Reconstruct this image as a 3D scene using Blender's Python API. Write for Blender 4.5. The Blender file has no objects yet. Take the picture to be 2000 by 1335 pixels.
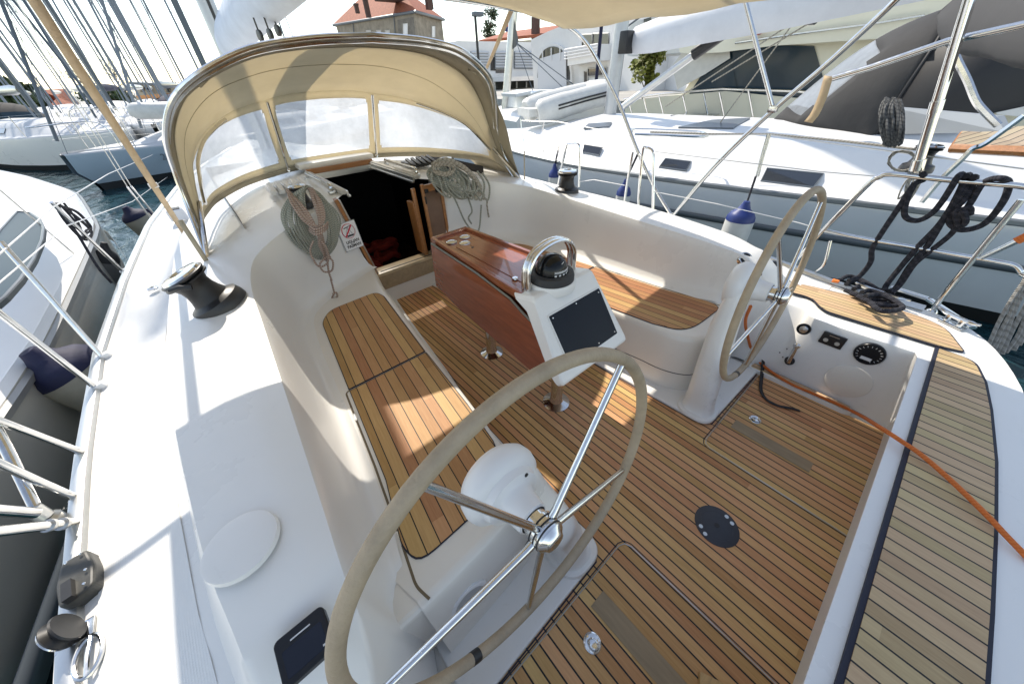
import bpy, bmesh, math, random
from mathutils import Vector, Matrix
V=Vector; R=math.radians
scene=bpy.context.scene
COL=scene.collection
# ---------------------------------------------------------------- camera
C=1.075; HC=1.6; F=651.5
CR=[V((0.75646162,-0.6530654,-0.03565678)),V((-0.42981697,-0.4552955,-0.77972006)),V((0.49297382,0.60515419,-0.62511216))]
cd=bpy.data.cameras.new('camera'); cam=bpy.data.objects.new('camera',cd); COL.objects.link(cam)
cd.sensor_width=36; cd.lens=F/2000*36; cd.clip_start=.02; cd.clip_end=3000
M=Matrix((CR[0],-CR[1],-CR[2])).transposed().to_4x4(); M.translation=V((-C,0,HC)); cam.matrix_world=M
scene.camera=cam
# ---------------------------------------------------------------- sky and sun
SD=V((.15,.96,1.0)).normalized()
w=bpy.data.worlds.new('World'); scene.world=w; w.use_nodes=True
nt=w.node_tree; sk=nt.nodes.new('ShaderNodeTexSky'); sk.sky_type='NISHITA'; sk.sun_disc=False
sk.sun_elevation=math.asin(SD.z); sk.sun_rotation=math.atan2(SD.x,SD.y); sk.air_density=1.0; sk.dust_density=.2; sk.ozone_density=1.0
hsv=nt.nodes.new('ShaderNodeHueSaturation'); hsv.inputs['Saturation'].default_value=.8; nt.links.new(sk.outputs[0],hsv.inputs['Color']); nt.links.new(hsv.outputs[0],nt.nodes['Background'].inputs[0]); nt.nodes['Background'].inputs[1].default_value=.15
sl=bpy.data.lights.new('sun','SUN'); sl.energy=3.0; sl.angle=R(.5); sl.color=(1,.97,.93)
so=bpy.data.objects.new('sun',sl); COL.objects.link(so); so.rotation_euler=SD.to_track_quat('Z','Y').to_euler()
scene.view_settings.view_transform='Standard'; scene.view_settings.look='None'; scene.view_settings.exposure=.92; scene.view_settings.gamma=1
scene.view_settings.use_white_balance=True; scene.view_settings.white_balance_temperature=7200
scene.render.resolution_x=1024; scene.render.resolution_y=683
# ---------------------------------------------------------------- measuring helpers (boat frame: x starboard of centreline, y forward, z above cockpit sole)
def ray(px,py):
    a,b=(px-1000)/F,(py-667.5)/F
    return CR[0]*a+CR[1]*b+CR[2]
O0=V((-C,0,HC))
def PZ(px,py,z): d=ray(px,py); return O0+d*((z-HC)/d.z)
def PY(px,py,y): d=ray(px,py); return O0+d*(y/d.y)
def PX(px,py,x): d=ray(px,py); return O0+d*((x+C)/d.x)
def PD(px,py,D): d=ray(px,py); return O0+d*(D/math.hypot(d.x,d.y))
# ---------------------------------------------------------------- materials
MATS={}
def newmat(n):
    m=bpy.data.materials.new(n); m.use_nodes=True; MATS[n]=m
    return m,m.node_tree.nodes,m.node_tree.links,m.node_tree.nodes['Principled BSDF']
def N(ns,t,**k):
    n=ns.new('ShaderNode'+t)
    for a,b in k.items(): setattr(n,a,b)
    return n
def mat(n,col,rough=.5,metal=0,var=0,vs=6,bump=0,bs=200,coat=0,spec=.5,stretch=None,rv=0):
    m,ns,ln,p=newmat(n)
    p.inputs['Base Color'].default_value=(*col,1); p.inputs['Roughness'].default_value=rough; p.inputs['Metallic'].default_value=metal
    p.inputs['Coat Weight'].default_value=coat; p.inputs['Specular IOR Level'].default_value=spec
    tc=N(ns,'TexCoord'); mp=N(ns,'Mapping'); ln.new(tc.outputs['Object'],mp.inputs[0])
    if stretch: mp.inputs['Scale'].default_value=stretch
    if var:
        t=N(ns,'TexNoise'); t.inputs['Scale'].default_value=vs; t.inputs['Detail'].default_value=6; t.inputs['Roughness'].default_value=.65; ln.new(mp.outputs[0],t.inputs[0])
        r=N(ns,'MapRange'); r.inputs['From Min'].default_value=.3; r.inputs['From Max'].default_value=.7; r.inputs['To Min'].default_value=1-var; r.inputs['To Max'].default_value=1+var*.4
        ln.new(t.outputs[0],r.inputs['Value'])
        mx=N(ns,'Mix',data_type='RGBA',blend_type='MULTIPLY'); mx.inputs[0].default_value=1; mx.inputs[6].default_value=(*col,1); ln.new(r.outputs[0],mx.inputs[7]); ln.new(mx.outputs[2],p.inputs['Base Color'])
        if rv:
            r2=N(ns,'MapRange'); r2.inputs['From Min'].default_value=.3; r2.inputs['From Max'].default_value=.7; r2.inputs['To Min'].default_value=rough-rv; r2.inputs['To Max'].default_value=rough+rv
            ln.new(t.outputs[0],r2.inputs['Value']); ln.new(r2.outputs[0],p.inputs['Roughness'])
    if bump:
        t=N(ns,'TexNoise'); t.inputs['Scale'].default_value=bs; t.inputs['Detail'].default_value=3; ln.new(mp.outputs[0],t.inputs[0])
        b=N(ns,'Bump'); b.inputs['Strength'].default_value=bump; b.inputs['Distance'].default_value=.004; ln.new(t.outputs[0],b.inputs['Height']); ln.new(b.outputs[0],p.inputs['Normal'])
    return m
def teak(n,pitch,off=0,rot=0,col=((.33,.185,.085),(.46,.29,.15)),seam=.07,gray=.0):
    """planks along local y, black caulk seams"""
    m,ns,ln,p=newmat(n)
    tc=N(ns,'TexCoord'); mp=N(ns,'Mapping'); mp.inputs['Rotation'].default_value=(0,0,rot); ln.new(tc.outputs['Object'],mp.inputs[0])
    sx=N(ns,'SeparateXYZ'); ln.new(mp.outputs[0],sx.inputs[0])
    def math_(op,a,b=None,c=None):
        q=N(ns,'Math',operation=op)
        for i,x in enumerate((a,b,c)):
            if x is None: continue
            if isinstance(x,(int,float)): q.inputs[i].default_value=x
            else: ln.new(x,q.inputs[i])
        return q.outputs[0]
    s=math_('DIVIDE',math_('ADD',sx.outputs[0],off+100*pitch),pitch)
    idx=math_('FLOOR',s); fr=math_('FRACT',s)
    e=math_('ABSOLUTE',math_('SUBTRACT',fr,.5))
    sm=math_('GREATER_THAN',e,.5-seam)
    # butt joints break the planks into lengths
    wn=N(ns,'TexWhiteNoise',noise_dimensions='1D'); ln.new(idx,wn.inputs['W'])
    yy=math_('ADD',sx.outputs[1],math_('MULTIPLY',wn.outputs[0],9))
    cb=N(ns,'CombineXYZ'); ln.new(idx,cb.inputs[0]); ln.new(math_('FLOOR',math_('DIVIDE',yy,1.9)),cb.inputs[1])
    w2=N(ns,'TexWhiteNoise',noise_dimensions='2D'); ln.new(cb.outputs[0],w2.inputs['Vector'])
    cg=N(ns,'CombineXYZ'); ln.new(math_('ADD',math_('MULTIPLY',sx.outputs[0],90),math_('MULTIPLY',idx,7.3)),cg.inputs[0]); ln.new(math_('MULTIPLY',sx.outputs[1],5),cg.inputs[1])
    g=N(ns,'TexNoise'); g.inputs['Scale'].default_value=1.6; g.inputs['Detail'].default_value=7; g.inputs['Roughness'].default_value=.7; ln.new(cg.outputs[0],g.inputs[0])
    g2=N(ns,'TexNoise'); g2.inputs['Scale'].default_value=1.3; g2.inputs['Detail'].default_value=4; ln.new(mp.outputs[0],g2.inputs[0])
    f=math_('ADD',math_('MULTIPLY',w2.outputs[0],.5),math_('MULTIPLY',math_('SUBTRACT',g.outputs[0],.25),1.0))
    f=math_('ADD',f,math_('MULTIPLY',math_('SUBTRACT',g2.outputs[0],.5),.7))
    cr=N(ns,'ValToRGB'); ln.new(f,cr.inputs[0]); cr.color_ramp.elements[0].color=(*col[0],1); cr.color_ramp.elements[1].color=(*col[1],1)
    cr.color_ramp.elements[0].position=.1; cr.color_ramp.elements[1].position=.9
    hs=N(ns,'HueSaturation'); ln.new(cr.outputs[0],hs.inputs['Color']); hs.inputs['Saturation'].default_value=1-gray
    ln.new(math_('ADD',math_('MULTIPLY',wn.outputs[0],.03),.485),hs.inputs['Hue'])
    mx=N(ns,'Mix',data_type='RGBA'); ln.new(sm,mx.inputs[0]); ln.new(hs.outputs[0],mx.inputs[6]); mx.inputs[7].default_value=(.012,.010,.010,1)
    ln.new(mx.outputs[2],p.inputs['Base Color']); p.inputs['Roughness'].default_value=.62
    h=math_('SUBTRACT',math_('MULTIPLY',g.outputs[0],.25),sm)
    b=N(ns,'Bump'); b.inputs['Strength'].default_value=.5; b.inputs['Distance'].default_value=.0015; ln.new(h,b.inputs['Height']); ln.new(b.outputs[0],p.inputs['Normal'])
    return m
def canvas(n,col,trans=.35,bump=.4,stain=.25):
    m=mat(n,col,.85,0,var=stain,vs=2.2,bump=bump,bs=9); ns=m.node_tree.nodes; ln=m.node_tree.links; p=ns['Principled BSDF']
    out=ns['Material Output']; tr=N(ns,'BsdfTranslucent'); tr.inputs[0].default_value=(col[0]*1.15,col[1]*1.10,col[2]*1.0,1)
    mx=N(ns,'MixShader'); mx.inputs[0].default_value=trans; ln.new(p.outputs[0],mx.inputs[1]); ln.new(tr.outputs[0],mx.inputs[2]); ln.new(mx.outputs[0],out.inputs[0])
    return m
def vinyl(n,tint=(.93,.95,.96),haze=.35):
    m,ns,ln,p=newmat(n); out=ns['Material Output']
    t=N(ns,'BsdfTransparent'); t.inputs[0].default_value=(*tint,1)
    p.inputs['Base Color'].default_value=(.7,.73,.76,1); p.inputs['Roughness'].default_value=.2
    tl=N(ns,'BsdfTranslucent'); tl.inputs[0].default_value=(.66,.69,.73,1)
    a=N(ns,'MixShader'); a.inputs[0].default_value=.6; ln.new(p.outputs[0],a.inputs[1]); ln.new(tl.outputs[0],a.inputs[2])
    tc=N(ns,'TexCoord'); no=N(ns,'TexNoise'); no.inputs['Scale'].default_value=2.4; no.inputs['Detail'].default_value=8; no.inputs['Roughness'].default_value=.7
    ln.new(tc.outputs['Object'],no.inputs[0])
    r=N(ns,'MapRange'); r.inputs['From Min'].default_value=.3; r.inputs['From Max'].default_value=.7; r.inputs['To Min'].default_value=haze-.16; r.inputs['To Max'].default_value=haze+.2; ln.new(no.outputs[0],r.inputs[0])
    b=N(ns,'MixShader'); ln.new(r.outputs[0],b.inputs[0]); ln.new(t.outputs[0],b.inputs[1]); ln.new(a.outputs[0],b.inputs[2]); ln.new(b.outputs[0],out.inputs[0])
    n2=N(ns,'TexNoise'); n2.inputs['Scale'].default_value=5; ln.new(tc.outputs['Object'],n2.inputs[0])
    bp=N(ns,'Bump'); bp.inputs['Strength'].default_value=.5; bp.inputs['Distance'].default_value=.03; ln.new(n2.outputs[0],bp.inputs['Height']); ln.new(bp.outputs[0],p.inputs['Normal'])
    return m
def rope(n,c1,c2,freq=60,f2=.5):
    m,ns,ln,p=newmat(n); tc=N(ns,'TexCoord'); sx=N(ns,'SeparateXYZ'); ln.new(tc.outputs['UV'],sx.inputs[0])
    def w(a,b):
        q=N(ns,'Math',operation='MULTIPLY'); ln.new(sx.outputs[1],q.inputs[0]); q.inputs[1].default_value=a
        q2=N(ns,'Math',operation='MULTIPLY'); ln.new(sx.outputs[0],q2.inputs[0]); q2.inputs[1].default_value=b
        q3=N(ns,'Math',operation='ADD'); ln.new(q.outputs[0],q3.inputs[0]); ln.new(q2.outputs[0],q3.inputs[1])
        q4=N(ns,'Math',operation='SINE'); ln.new(q3.outputs[0],q4.inputs[0]); return q4.outputs[0]
    a=w(freq*6.283,12.566); b=w(freq*6.283,-12.566); mu=N(ns,'Math',operation='MULTIPLY'); ln.new(a,mu.inputs[0]); ln.new(b,mu.inputs[1])
    c=w(freq*6.283*f2,6.283); gt=N(ns,'Math',operation='GREATER_THAN'); ln.new(c,gt.inputs[0]); gt.inputs[1].default_value=.35
    mx=N(ns,'Mix',data_type='RGBA'); ln.new(gt.outputs[0],mx.inputs[0]); mx.inputs[6].default_value=(*c1,1); mx.inputs[7].default_value=(*c2,1); ln.new(mx.outputs[2],p.inputs['Base Color'])
    p.inputs['Roughness'].default_value=.9
    bp=N(ns,'Bump'); bp.inputs['Strength'].default_value=.8; bp.inputs['Distance'].default_value=.003; ln.new(mu.outputs[0],bp.inputs['Height']); ln.new(bp.outputs[0],p.inputs['Normal'])
    return m
gel=mat('gelcoat',(.80,.79,.76),.30,var=.035,vs=1.3,coat=.12,rv=.05)
gelc=mat('gelcoat_warm_lit',(.78,.745,.68),.3,var=.06,vs=1.6,coat=.1)  # white gelcoat, warm light from the tan canvas put into its colour
def scuffs(m,amt=.10,sc=14):
    ns=m.node_tree.nodes; ln=m.node_tree.links; p=ns['Principled BSDF']; src=p.inputs['Base Color'].links[0].from_socket
    tc=N(ns,'TexCoord'); a=N(ns,'TexNoise'); a.inputs['Scale'].default_value=sc; a.inputs['Detail'].default_value=9; a.inputs['Roughness'].default_value=.8; a.inputs['Distortion'].default_value=1.2; ln.new(tc.outputs['Object'],a.inputs[0])
    b=N(ns,'TexNoise'); b.inputs['Scale'].default_value=1.1; ln.new(tc.outputs['Object'],b.inputs[0])
    r=N(ns,'MapRange'); r.inputs['From Min'].default_value=.58; r.inputs['From Max'].default_value=.72; ln.new(a.outputs[0],r.inputs[0])
    q=N(ns,'MapRange'); q.inputs['From Min'].default_value=.45; q.inputs['From Max'].default_value=.62; q.inputs['To Max'].default_value=amt; ln.new(b.outputs[0],q.inputs[0])
    mu=N(ns,'Math',operation='MULTIPLY'); ln.new(r.outputs[0],mu.inputs[0]); ln.new(q.outputs[0],mu.inputs[1])
    mx=N(ns,'Mix',data_type='RGBA'); ln.new(mu.outputs[0],mx.inputs[0]); ln.new(src,mx.inputs[6]); mx.inputs[7].default_value=(.30,.27,.22,1); ln.new(mx.outputs[2],p.inputs['Base Color'])
scuffs(gel,.16); scuffs(gelc,.16)
def nonskid():
    m=mat('gelcoat_nonskid',(.78,.78,.76),.5,var=.05,vs=3); ns=m.node_tree.nodes; ln=m.node_tree.links; p=ns['Principled BSDF']
    tc=N(ns,'TexCoord'); ch=N(ns,'TexVoronoi'); ch.inputs['Scale'].default_value=170; ch.inputs['Randomness'].default_value=0; ln.new(tc.outputs['Object'],ch.inputs[0])
    b=N(ns,'Bump'); b.inputs['Strength'].default_value=.45; b.inputs['Distance'].default_value=.002; ln.new(ch.outputs['Distance'],b.inputs['Height']); ln.new(b.outputs[0],p.inputs['Normal']); return m
nsk=nonskid()
chrome=mat('stainless',(.72,.72,.71),.13,1,var=.12,vs=30,rv=.05)
alu=mat('aluminium',(.62,.62,.60),.35,1,var=.1,vs=12)
aluw=mat('mast_aluminium',(.50,.52,.54),.4,.6,var=.15,vs=4)
black=mat('black_plastic',(.018,.018,.019),.4,var=.2,vs=20)
blackg=mat('black_gloss',(.008,.009,.012),.28,spec=.3)
rubber=mat('black_rubber',(.02,.02,.022),.6)
seamk=mat('caulk',(.012,.013,.028),.6)
leather=mat('wheel_leather',(.42,.33,.225),.62,var=.22,vs=12,bump=.5,bs=120)
cnv=canvas('tan_canvas',(.69,.645,.54),.5)
cnvo=canvas('tan_canvas_trim',(.44,.385,.28),.12)
gcan=canvas('charcoal_canvas',(.034,.034,.035),.02,bump=1.0,stain=.2)
vin=vinyl('clear_vinyl',haze=.74); vin2=vinyl('clear_vinyl_far',(.5,.55,.62),.55)
mahog=mat('mahogany',(.30,.085,.035),.22,var=.35,vs=5,coat=.7,stretch=(14,1,14))
mahogd=mat('mahogany_side',(.27,.065,.026),.25,var=.3,vs=5,coat=.6,stretch=(1,1,9))
teakw=mat('teak_trim',(.40,.17,.06),.35,var=.3,vs=6,coat=.3,stretch=(1,8,12))
teakg=mat('teak_weathered',(.34,.25,.15),.7,var=.25,vs=5,stretch=(9,1,9))
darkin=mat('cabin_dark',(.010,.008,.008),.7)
redc=mat('red_cloth',(.25,.018,.012),.8,var=.4,vs=14)
white=mat('white_plastic',(.78,.78,.78),.35)
ropeg=rope('rope_grey_green',(.43,.42,.36),(.22,.26,.22),70,1.0); ropet=rope('rope_tan_red',(.50,.40,.33),(.33,.20,.16),70,1.0); ropew=rope('rope_cream',(.46,.42,.35),(.30,.27,.22))
ropek=rope('rope_black',(.014,.015,.022),(.03,.03,.04)); ropeo=rope('cord_orange',(.95,.25,.06),(.90,.20,.04),200)
T_SOLE=teak('teak_sole',.0424,-.014,col=((.42,.20,.07),(.70,.42,.185)))
T_SEATP=teak('teak_seat_port',.049,.02,R(6.7),col=((.36,.17,.06),(.58,.335,.145)),seam=.04)
T_SEATS=teak('teak_seat_stbd',.049,.02,R(-6.7),col=((.36,.17,.06),(.58,.335,.145)),seam=.04)
T_AFT=teak('teak_transom',.0466,.01,col=((.35,.235,.12),(.57,.42,.235)),seam=.055)
T_HELM=teak('teak_helm',.036,.0,col=((.40,.27,.14),(.64,.46,.26)),seam=.05)
# ---------------------------------------------------------------- mesh builder
class MB:
    def __init__(s): s.v=[]; s.f=[]; s.uv={}; s.sm=[]; s.mi=[]; s.cm=0
    def add(s,vs,fs,smooth=False,uvs=None):
        b=len(s.v); s.v+= [tuple(x) for x in vs]
        for i,f in enumerate(fs):
            s.f.append(tuple(b+k for k in f)); s.sm.append(smooth); s.mi.append(s.cm)
            if uvs: s.uv[len(s.f)-1]=uvs[i]
        return s
    def box(s,c,d,rz=0,rx=0,ry=0,bev=0,m=None):
        x,y,z=d[0]/2,d[1]/2,d[2]/2
        mt=m if m else Matrix.Translation(V(c))@Matrix.Rotation(rz,4,'Z')@Matrix.Rotation(ry,4,'Y')@Matrix.Rotation(rx,4,'X')
        if bev:
            bm=bmesh.new(); bmesh.ops.create_cube(bm,size=1); bmesh.ops.scale(bm,vec=d,verts=bm.verts)
            bmesh.ops.bevel(bm,geom=bm.edges[:],offset=bev,segments=2,profile=.6,affect='EDGES')
            bm.verts.index_update(); vs=[mt@v.co for v in bm.verts]; fs=[[v.index for v in f.verts] for f in bm.faces]; bm.free(); return s.add(vs,fs,True)
        vs=[mt@V((a*x,b*y,e*z)) for a in(-1,1) for b in(-1,1) for e in(-1,1)]
        return s.add(vs,[(0,1,3,2),(4,6,7,5),(0,4,5,1),(2,3,7,6),(0,2,6,4),(1,5,7,3)])
    def tube(s,pts,r,n=10,closed=False,flat=1.0,up=None):
        pts=[V(p) for p in pts]; k=len(pts); rs=r if isinstance(r,(list,tuple)) else [r]*k
        vs=[];uvl=[];L=0; prev=None
        for i in range(k):
            a=pts[(i-1)%k] if closed or i>0 else pts[0]; b=pts[(i+1)%k] if closed or i<k-1 else pts[-1]
            t=(b-a); t=t.normalized() if t.length>1e-9 else V((0,0,1))
            if prev is None:
                q=V((0,0,1)) if abs(t.z)<.9 else V((1,0,0))
                if up: q=V(up)
                prev=(q-t*q.dot(t)).normalized()
            else:
                q=prev-t*prev.dot(t); prev=q.normalized() if q.length>1e-6 else prev
            bn=t.cross(prev)
            if i: L+=(pts[i]-pts[i-1]).length
            uvl.append(L)
            for j in range(n):
                A=2*math.pi*j/n; vs.append(pts[i]+(prev*math.cos(A)*flat+bn*math.sin(A))*rs[i])
        fs=[];uv=[]
        m=k if closed else k-1
        for i in range(m):
            i2=(i+1)%k; l2=uvl[i2] if i2 else L+(pts[0]-pts[-1]).length
            for j in range(n):
                j2=(j+1)%n
                fs.append((i*n+j,i*n+j2,i2*n+j2,i2*n+j)); uv.append(((j/n,uvl[i]),((j+1)/n,uvl[i]),((j+1)/n,l2),(j/n,l2)))
        s.add(vs,fs,True,uv)
        if not closed: s.add(vs[:n],[tuple(range(n))[::-1]]); s.add(vs[-n:],[tuple(range(n))])
        return s
    def lathe(s,prof,c=(0,0,0),ax=(0,0,1),n=24,cap=True):
        q=V(ax).to_track_quat('Z','Y').to_matrix(); vs=[]
        for (r,h) in prof:
            for j in range(n):
                A=2*math.pi*j/n; vs.append(V(c)+q@V((r*math.cos(A),r*math.sin(A),h)))
        fs=[(i*n+j,i*n+(j+1)%n,(i+1)*n+(j+1)%n,(i+1)*n+j) for i in range(len(prof)-1) for j in range(n)]
        s.add(vs,fs,True)
        if cap:
            k=len(prof)-1; s.add(vs[:n],[tuple(range(n))[::-1]]); s.add(vs[k*n:],[tuple(range(n))])
        return s
    def prism(s,poly,z0,z1,bev=0,m=None):
        bm=bmesh.new(); vs=[bm.verts.new((p[0],p[1],z0)) for p in poly]; f=bm.faces.new(vs)
        if f.calc_area()>0 and f.normal.z<0: f.normal_flip()
        f.normal_update()
        if f.normal.z>0: f.normal_flip()
        r=bmesh.ops.extrude_face_region(bm,geom=[f]); up=[g for g in r['geom'] if isinstance(g,bmesh.types.BMVert)]
        for v in up: v.co.z=z1
        bmesh.ops.recalc_face_normals(bm,faces=bm.faces[:])
        if bev:
            ed=[e for e in bm.edges if all(abs(v.co.z-z1)<1e-6 for v in e.verts)]
            bmesh.ops.bevel(bm,geom=ed,offset=bev,segments=3,profile=.5,affect='EDGES')
        bm.verts.index_update(); vv=[(m@v.co if m else v.co.copy()) for v in bm.verts]; fs=[[v.index for v in f.verts] for f in bm.faces]; bm.free()
        return s.add(vv,fs,False)
    def grid(s,rows,smooth=True,closed=False,flip=False):
        n=len(rows[0]); vs=[p for r in rows for p in r]; fs=[]
        for i in range(len(rows)-1):
            for j in range(n-1 if not closed else n):
                q=(i*n+j,i*n+(j+1)%n,(i+1)*n+(j+1)%n,(i+1)*n+j); fs.append(q[::-1] if flip else q)
        return s.add(vs,fs,smooth)
    def build(s,name,mats,parent=None,autos=None,thick=0,sub=0):
        me=bpy.data.meshes.new(name); me.from_pydata(s.v,[],s.f)
        for m in (mats if isinstance(mats,(list,tuple)) else [mats]): me.materials.append(m)
        me.polygons.foreach_set('use_smooth',s.sm); me.polygons.foreach_set('material_index',s.mi)
        if s.uv:
            ul=me.uv_layers.new(name='UVMap')
            for fi,u in s.uv.items():
                p=me.polygons[fi]
                for k,li in enumerate(p.loop_indices): ul.data[li].uv=u[k]
        me.validate(); me.update()
        if any(s.sm): me.set_sharp_from_angle(angle=R(42))
        o=bpy.data.objects.new(name,me); COL.objects.link(o)
        if parent: o.parent=parent
        if thick:
            q=o.modifiers.new('thickness','SOLIDIFY'); q.thickness=thick; q.offset=0
        if sub:
            q=o.modifiers.new('smooth','SUBSURF'); q.levels=sub; q.render_levels=sub
        return o
def tag(o,label,cat,group=None,kind=None):
    if kind: o['kind']=kind
    if label: o['label']=label
    if cat: o['category']=cat
    if group: o['group']=group
    return o
def thing(name,label,cat,group=None,loc=(0,0,0)):
    o=bpy.data.objects.new(name,None); COL.objects.link(o); o.location=loc; o.empty_display_size=.1
    return tag(o,label,cat,group)
def cr(pts,n=6,closed=False):
    """Catmull-Rom through points"""
    P=[V(p) for p in pts]; k=len(P); out=[]
    rng=range(k if closed else k-1)
    for i in rng:
        p0=P[(i-1)%k] if closed or i>0 else P[0]*2-P[1]; p1=P[i]; p2=P[(i+1)%k]; p3=P[(i+2)%k] if closed or i<k-2 else P[-1]*2-P[-2]
        for a in range(n):
            t=a/n; out.append(.5*((2*p1)+(p2-p0)*t+(2*p0-5*p1+4*p2-p3)*t*t+(3*p1-p0-3*p2+p3)*t**3))
    if not closed: out.append(P[-1])
    return out
def rrect(x0,y0,x1,y1,r,n=5):
    o=[]
    for cx,cy,a in ((x1-r,y1-r,0),(x0+r,y1-r,90),(x0+r,y0+r,180),(x1-r,y0+r,270)):
        for i in range(n+1): A=R(a+90*i/n); o.append((cx+r*math.cos(A),cy+r*math.sin(A)))
    return o
def rpoly(poly,r,n=4):
    """round polygon corners; r number or per-corner list"""
    o=[];k=len(poly)
    for i in range(k):
        p=V(poly[i][:2]); a=V(poly[i-1][:2]); b=V(poly[(i+1)%k][:2]); rr=r[i] if isinstance(r,(list,tuple)) else r
        if rr<=0: o.append(tuple(p)); continue
        da=(a-p); db=(b-p); ra=min(rr,da.length*.45); rb=min(rr,db.length*.45); s=p+da.normalized()*ra; e=p+db.normalized()*rb
        for t in range(n+1): t/=n; q=s*(1-t)**2+p*2*t*(1-t)+e*t*t; o.append((q.x,q.y))
    return o
def mir(p,s): return V((p[0]*s,p[1],p[2]))
def text(body,size,mt,m,parent,name='lettering',ext=.0006,bold=0):
    cu=bpy.data.curves.new(name,'FONT'); cu.body=body; cu.size=size; cu.extrude=ext; cu.align_x='CENTER'; cu.align_y='CENTER'; cu.offset=bold
    t=bpy.data.objects.new(name+'_tmp',cu); COL.objects.link(t); bpy.context.view_layer.update()
    me=bpy.data.meshes.new_from_object(t); bpy.data.objects.remove(t); me.materials.clear(); me.materials.append(mt)
    me.transform(m); o=bpy.data.objects.new(name,me); COL.objects.link(o)
    if parent: o.parent=parent
    return o
def copy_tree(o,parent=None):
    c=o.copy(); COL.objects.link(c); c.parent=parent
    for ch in list(o.children): copy_tree(ch,c)
    return c
def frame(o,x,y):
    """matrix with origin o, x axis toward x, y axis near y"""
    x=V(x).normalized(); z=x.cross(V(y)).normalized(); y=z.cross(x)
    m=Matrix((x,y,z)).transposed().to_4x4(); m.translation=V(o); return m
# ================================================================ OWN YACHT
def tab(t,y):
    if y<=t[0][0]: return t[0][1:]
    for a,b in zip(t,t[1:]):
        if y<=b[0]:
            k=(y-a[0])/(b[0]-a[0]); return tuple(a[i]*(1-k)+b[i]*k for i in range(1,len(a)))
    return t[-1][1:]
To=[(.1,1.5,.45),(.26,1.5,.455),(.34,1.49,.52),(.42,1.45,.60),(.5,1.445,.66),(.7,1.465,.70),(1.1,1.49,.735),(1.6,1.5,.745),(2.2,1.48,.755),(3,1.40,.80),(3.9,1.22,.84),(5,1.0,.86),(7,.55,.8),(9,.2,.75),(9.8,.05,.72)]
Td=[(.1,1.56,.45),(.3,1.55,.46),(.5,1.51,.54),(.7,1.53,.56),(1.1,1.56,.555),(1.6,1.58,.55),(2.2,1.58,.55),(3,1.52,.55),(3.9,1.38,.56),(5,1.2,.6),(7,.7,.66),(9,.3,.70),(9.8,.08,.71)]
Tr=[(.1,1.79,.45),(.3,1.82,.46),(.5,1.845,.47),(.84,1.875,.49),(1.6,1.915,.5),(2.5,1.93,.5),(3.5,1.87,.51),(5,1.72,.53),(6.5,1.42,.57),(8,.95,.62),(9.4,.3,.69),(9.8,.1,.7)]
def sk_(t,y): a=tab(t,y); return V((a[0],y,a[1]))
pT=[PZ(*p,.44) for p in ((1594,623),(1576,603),(1533,590))]
Bs=[(0,-.45,0),(.6,-.45,0),(1.1,-.45,0),(1.19,-.43,0),(1.2,-.30,.02),(1.2,.04,.02),(1.2,.14,.02),(1.2,.25,.02),(1.19,.34,.02),(1.17,.40,.02),(1.14,.43,.30),(1.12,.55,.387),(1.095,.68,.387),(1.06,.9,.387),(1.02,1.3,.387),(.99,1.7,.387),(.95,2.05,.387),(.90,2.28,.387),(.78,2.42,.387),(.6,2.54,.387),(.42,2.64,.387),(.285,2.71,.387)]
Ts=[(0,-.343,.445),(.6,-.343,.445),(1.1,-.343,.445),(1.235,-.335,.445),(1.245,-.28,.445),tuple(pT[0]),tuple(pT[1]),tuple(pT[2]),(1.27,.34,.51),(1.24,.42,.60),(1.23,.49,.655),(1.22,.56,.69),(1.21,.68,.705),(1.195,.9,.725),(1.17,1.3,.75),(1.145,1.7,.775),(1.12,2.05,.80),(1.05,2.32,.83),(.90,2.5,.86),(.70,2.64,.89),(.52,2.74,.91),(.40,2.80,.925)]
yo=[None]*4+[-.2,.06,.16,.26,.34,.42,.5,.56,.7,.9,1.3,1.7,2.05,2.35,2.55,2.68,2.76,2.82]
Rr={0:(0,-.72,.45),1:(.6,-.71,.45),2:(1.25,-.665,.45),3:(1.68,-.50,.45)}
HV=[(0,0),(.22,.012),(.40,.06),(.55,.17),(.68,.38),(.78,.62),(.87,.82),(.93,.92),(.97,.975),(1,1)]
HVf=[(0,0),(.04,.06),(.1,.2),(.2,.38),(.35,.56),(.55,.74),(.75,.88),(.88,.95),(.95,.985),(1,1)]
OO=[(0,.0),(.03,.0),(.08,0),(.3,0),(.6,0),(.88,0),(.96,0)]
def row(i):
    B=V(Bs[i]);T=V(Ts[i]); hv=HV if i>=10 else HVf
    if i<3: hv=[(h*.3 if h<.8 else 1 if h>.94 else .6,v) for h,v in HVf]
    r=[V((B.x+(T.x-B.x)*h,B.y+(T.y-B.y)*h,B.z+(T.z-B.z)*v)) for h,v in hv]
    if i in Rr:
        Rv=V(Rr[i]); O=T.lerp(Rv,.55);D=T.lerp(Rv,.7); O.z=D.z=.452
    else:
        y=yo[i]; O=sk_(To,y);D=sk_(Td,y);Rv=sk_(Tr,y)
    return r+outer(T,O,D,Rv)[1:]
def outer(T,O,D,Rv):
    r=[T]
    for t in (.05,.12,.3,.55,.8,.93,1): q=T.lerp(O,t); q.z+=(.012*math.sin(math.pi*min(1,t)) if T.z>.5 else 0) ; r.append(q)
    for t in (.25,.6,.85,1): q=O.lerp(D,t); q.z=O.z+(D.z-O.z)*(t**1.15); r.append(q)
    for t in (.12,.5,.88,1): r.append(D.lerp(Rv,t))
    return r
def smooth_rows(rows,n=4):
    m=len(rows[0]); cols=[cr([r[j] for r in rows],n) for j in range(m)]
    return [[cols[j][i] for j in range(m)] for i in range(len(cols[0]))]
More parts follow.
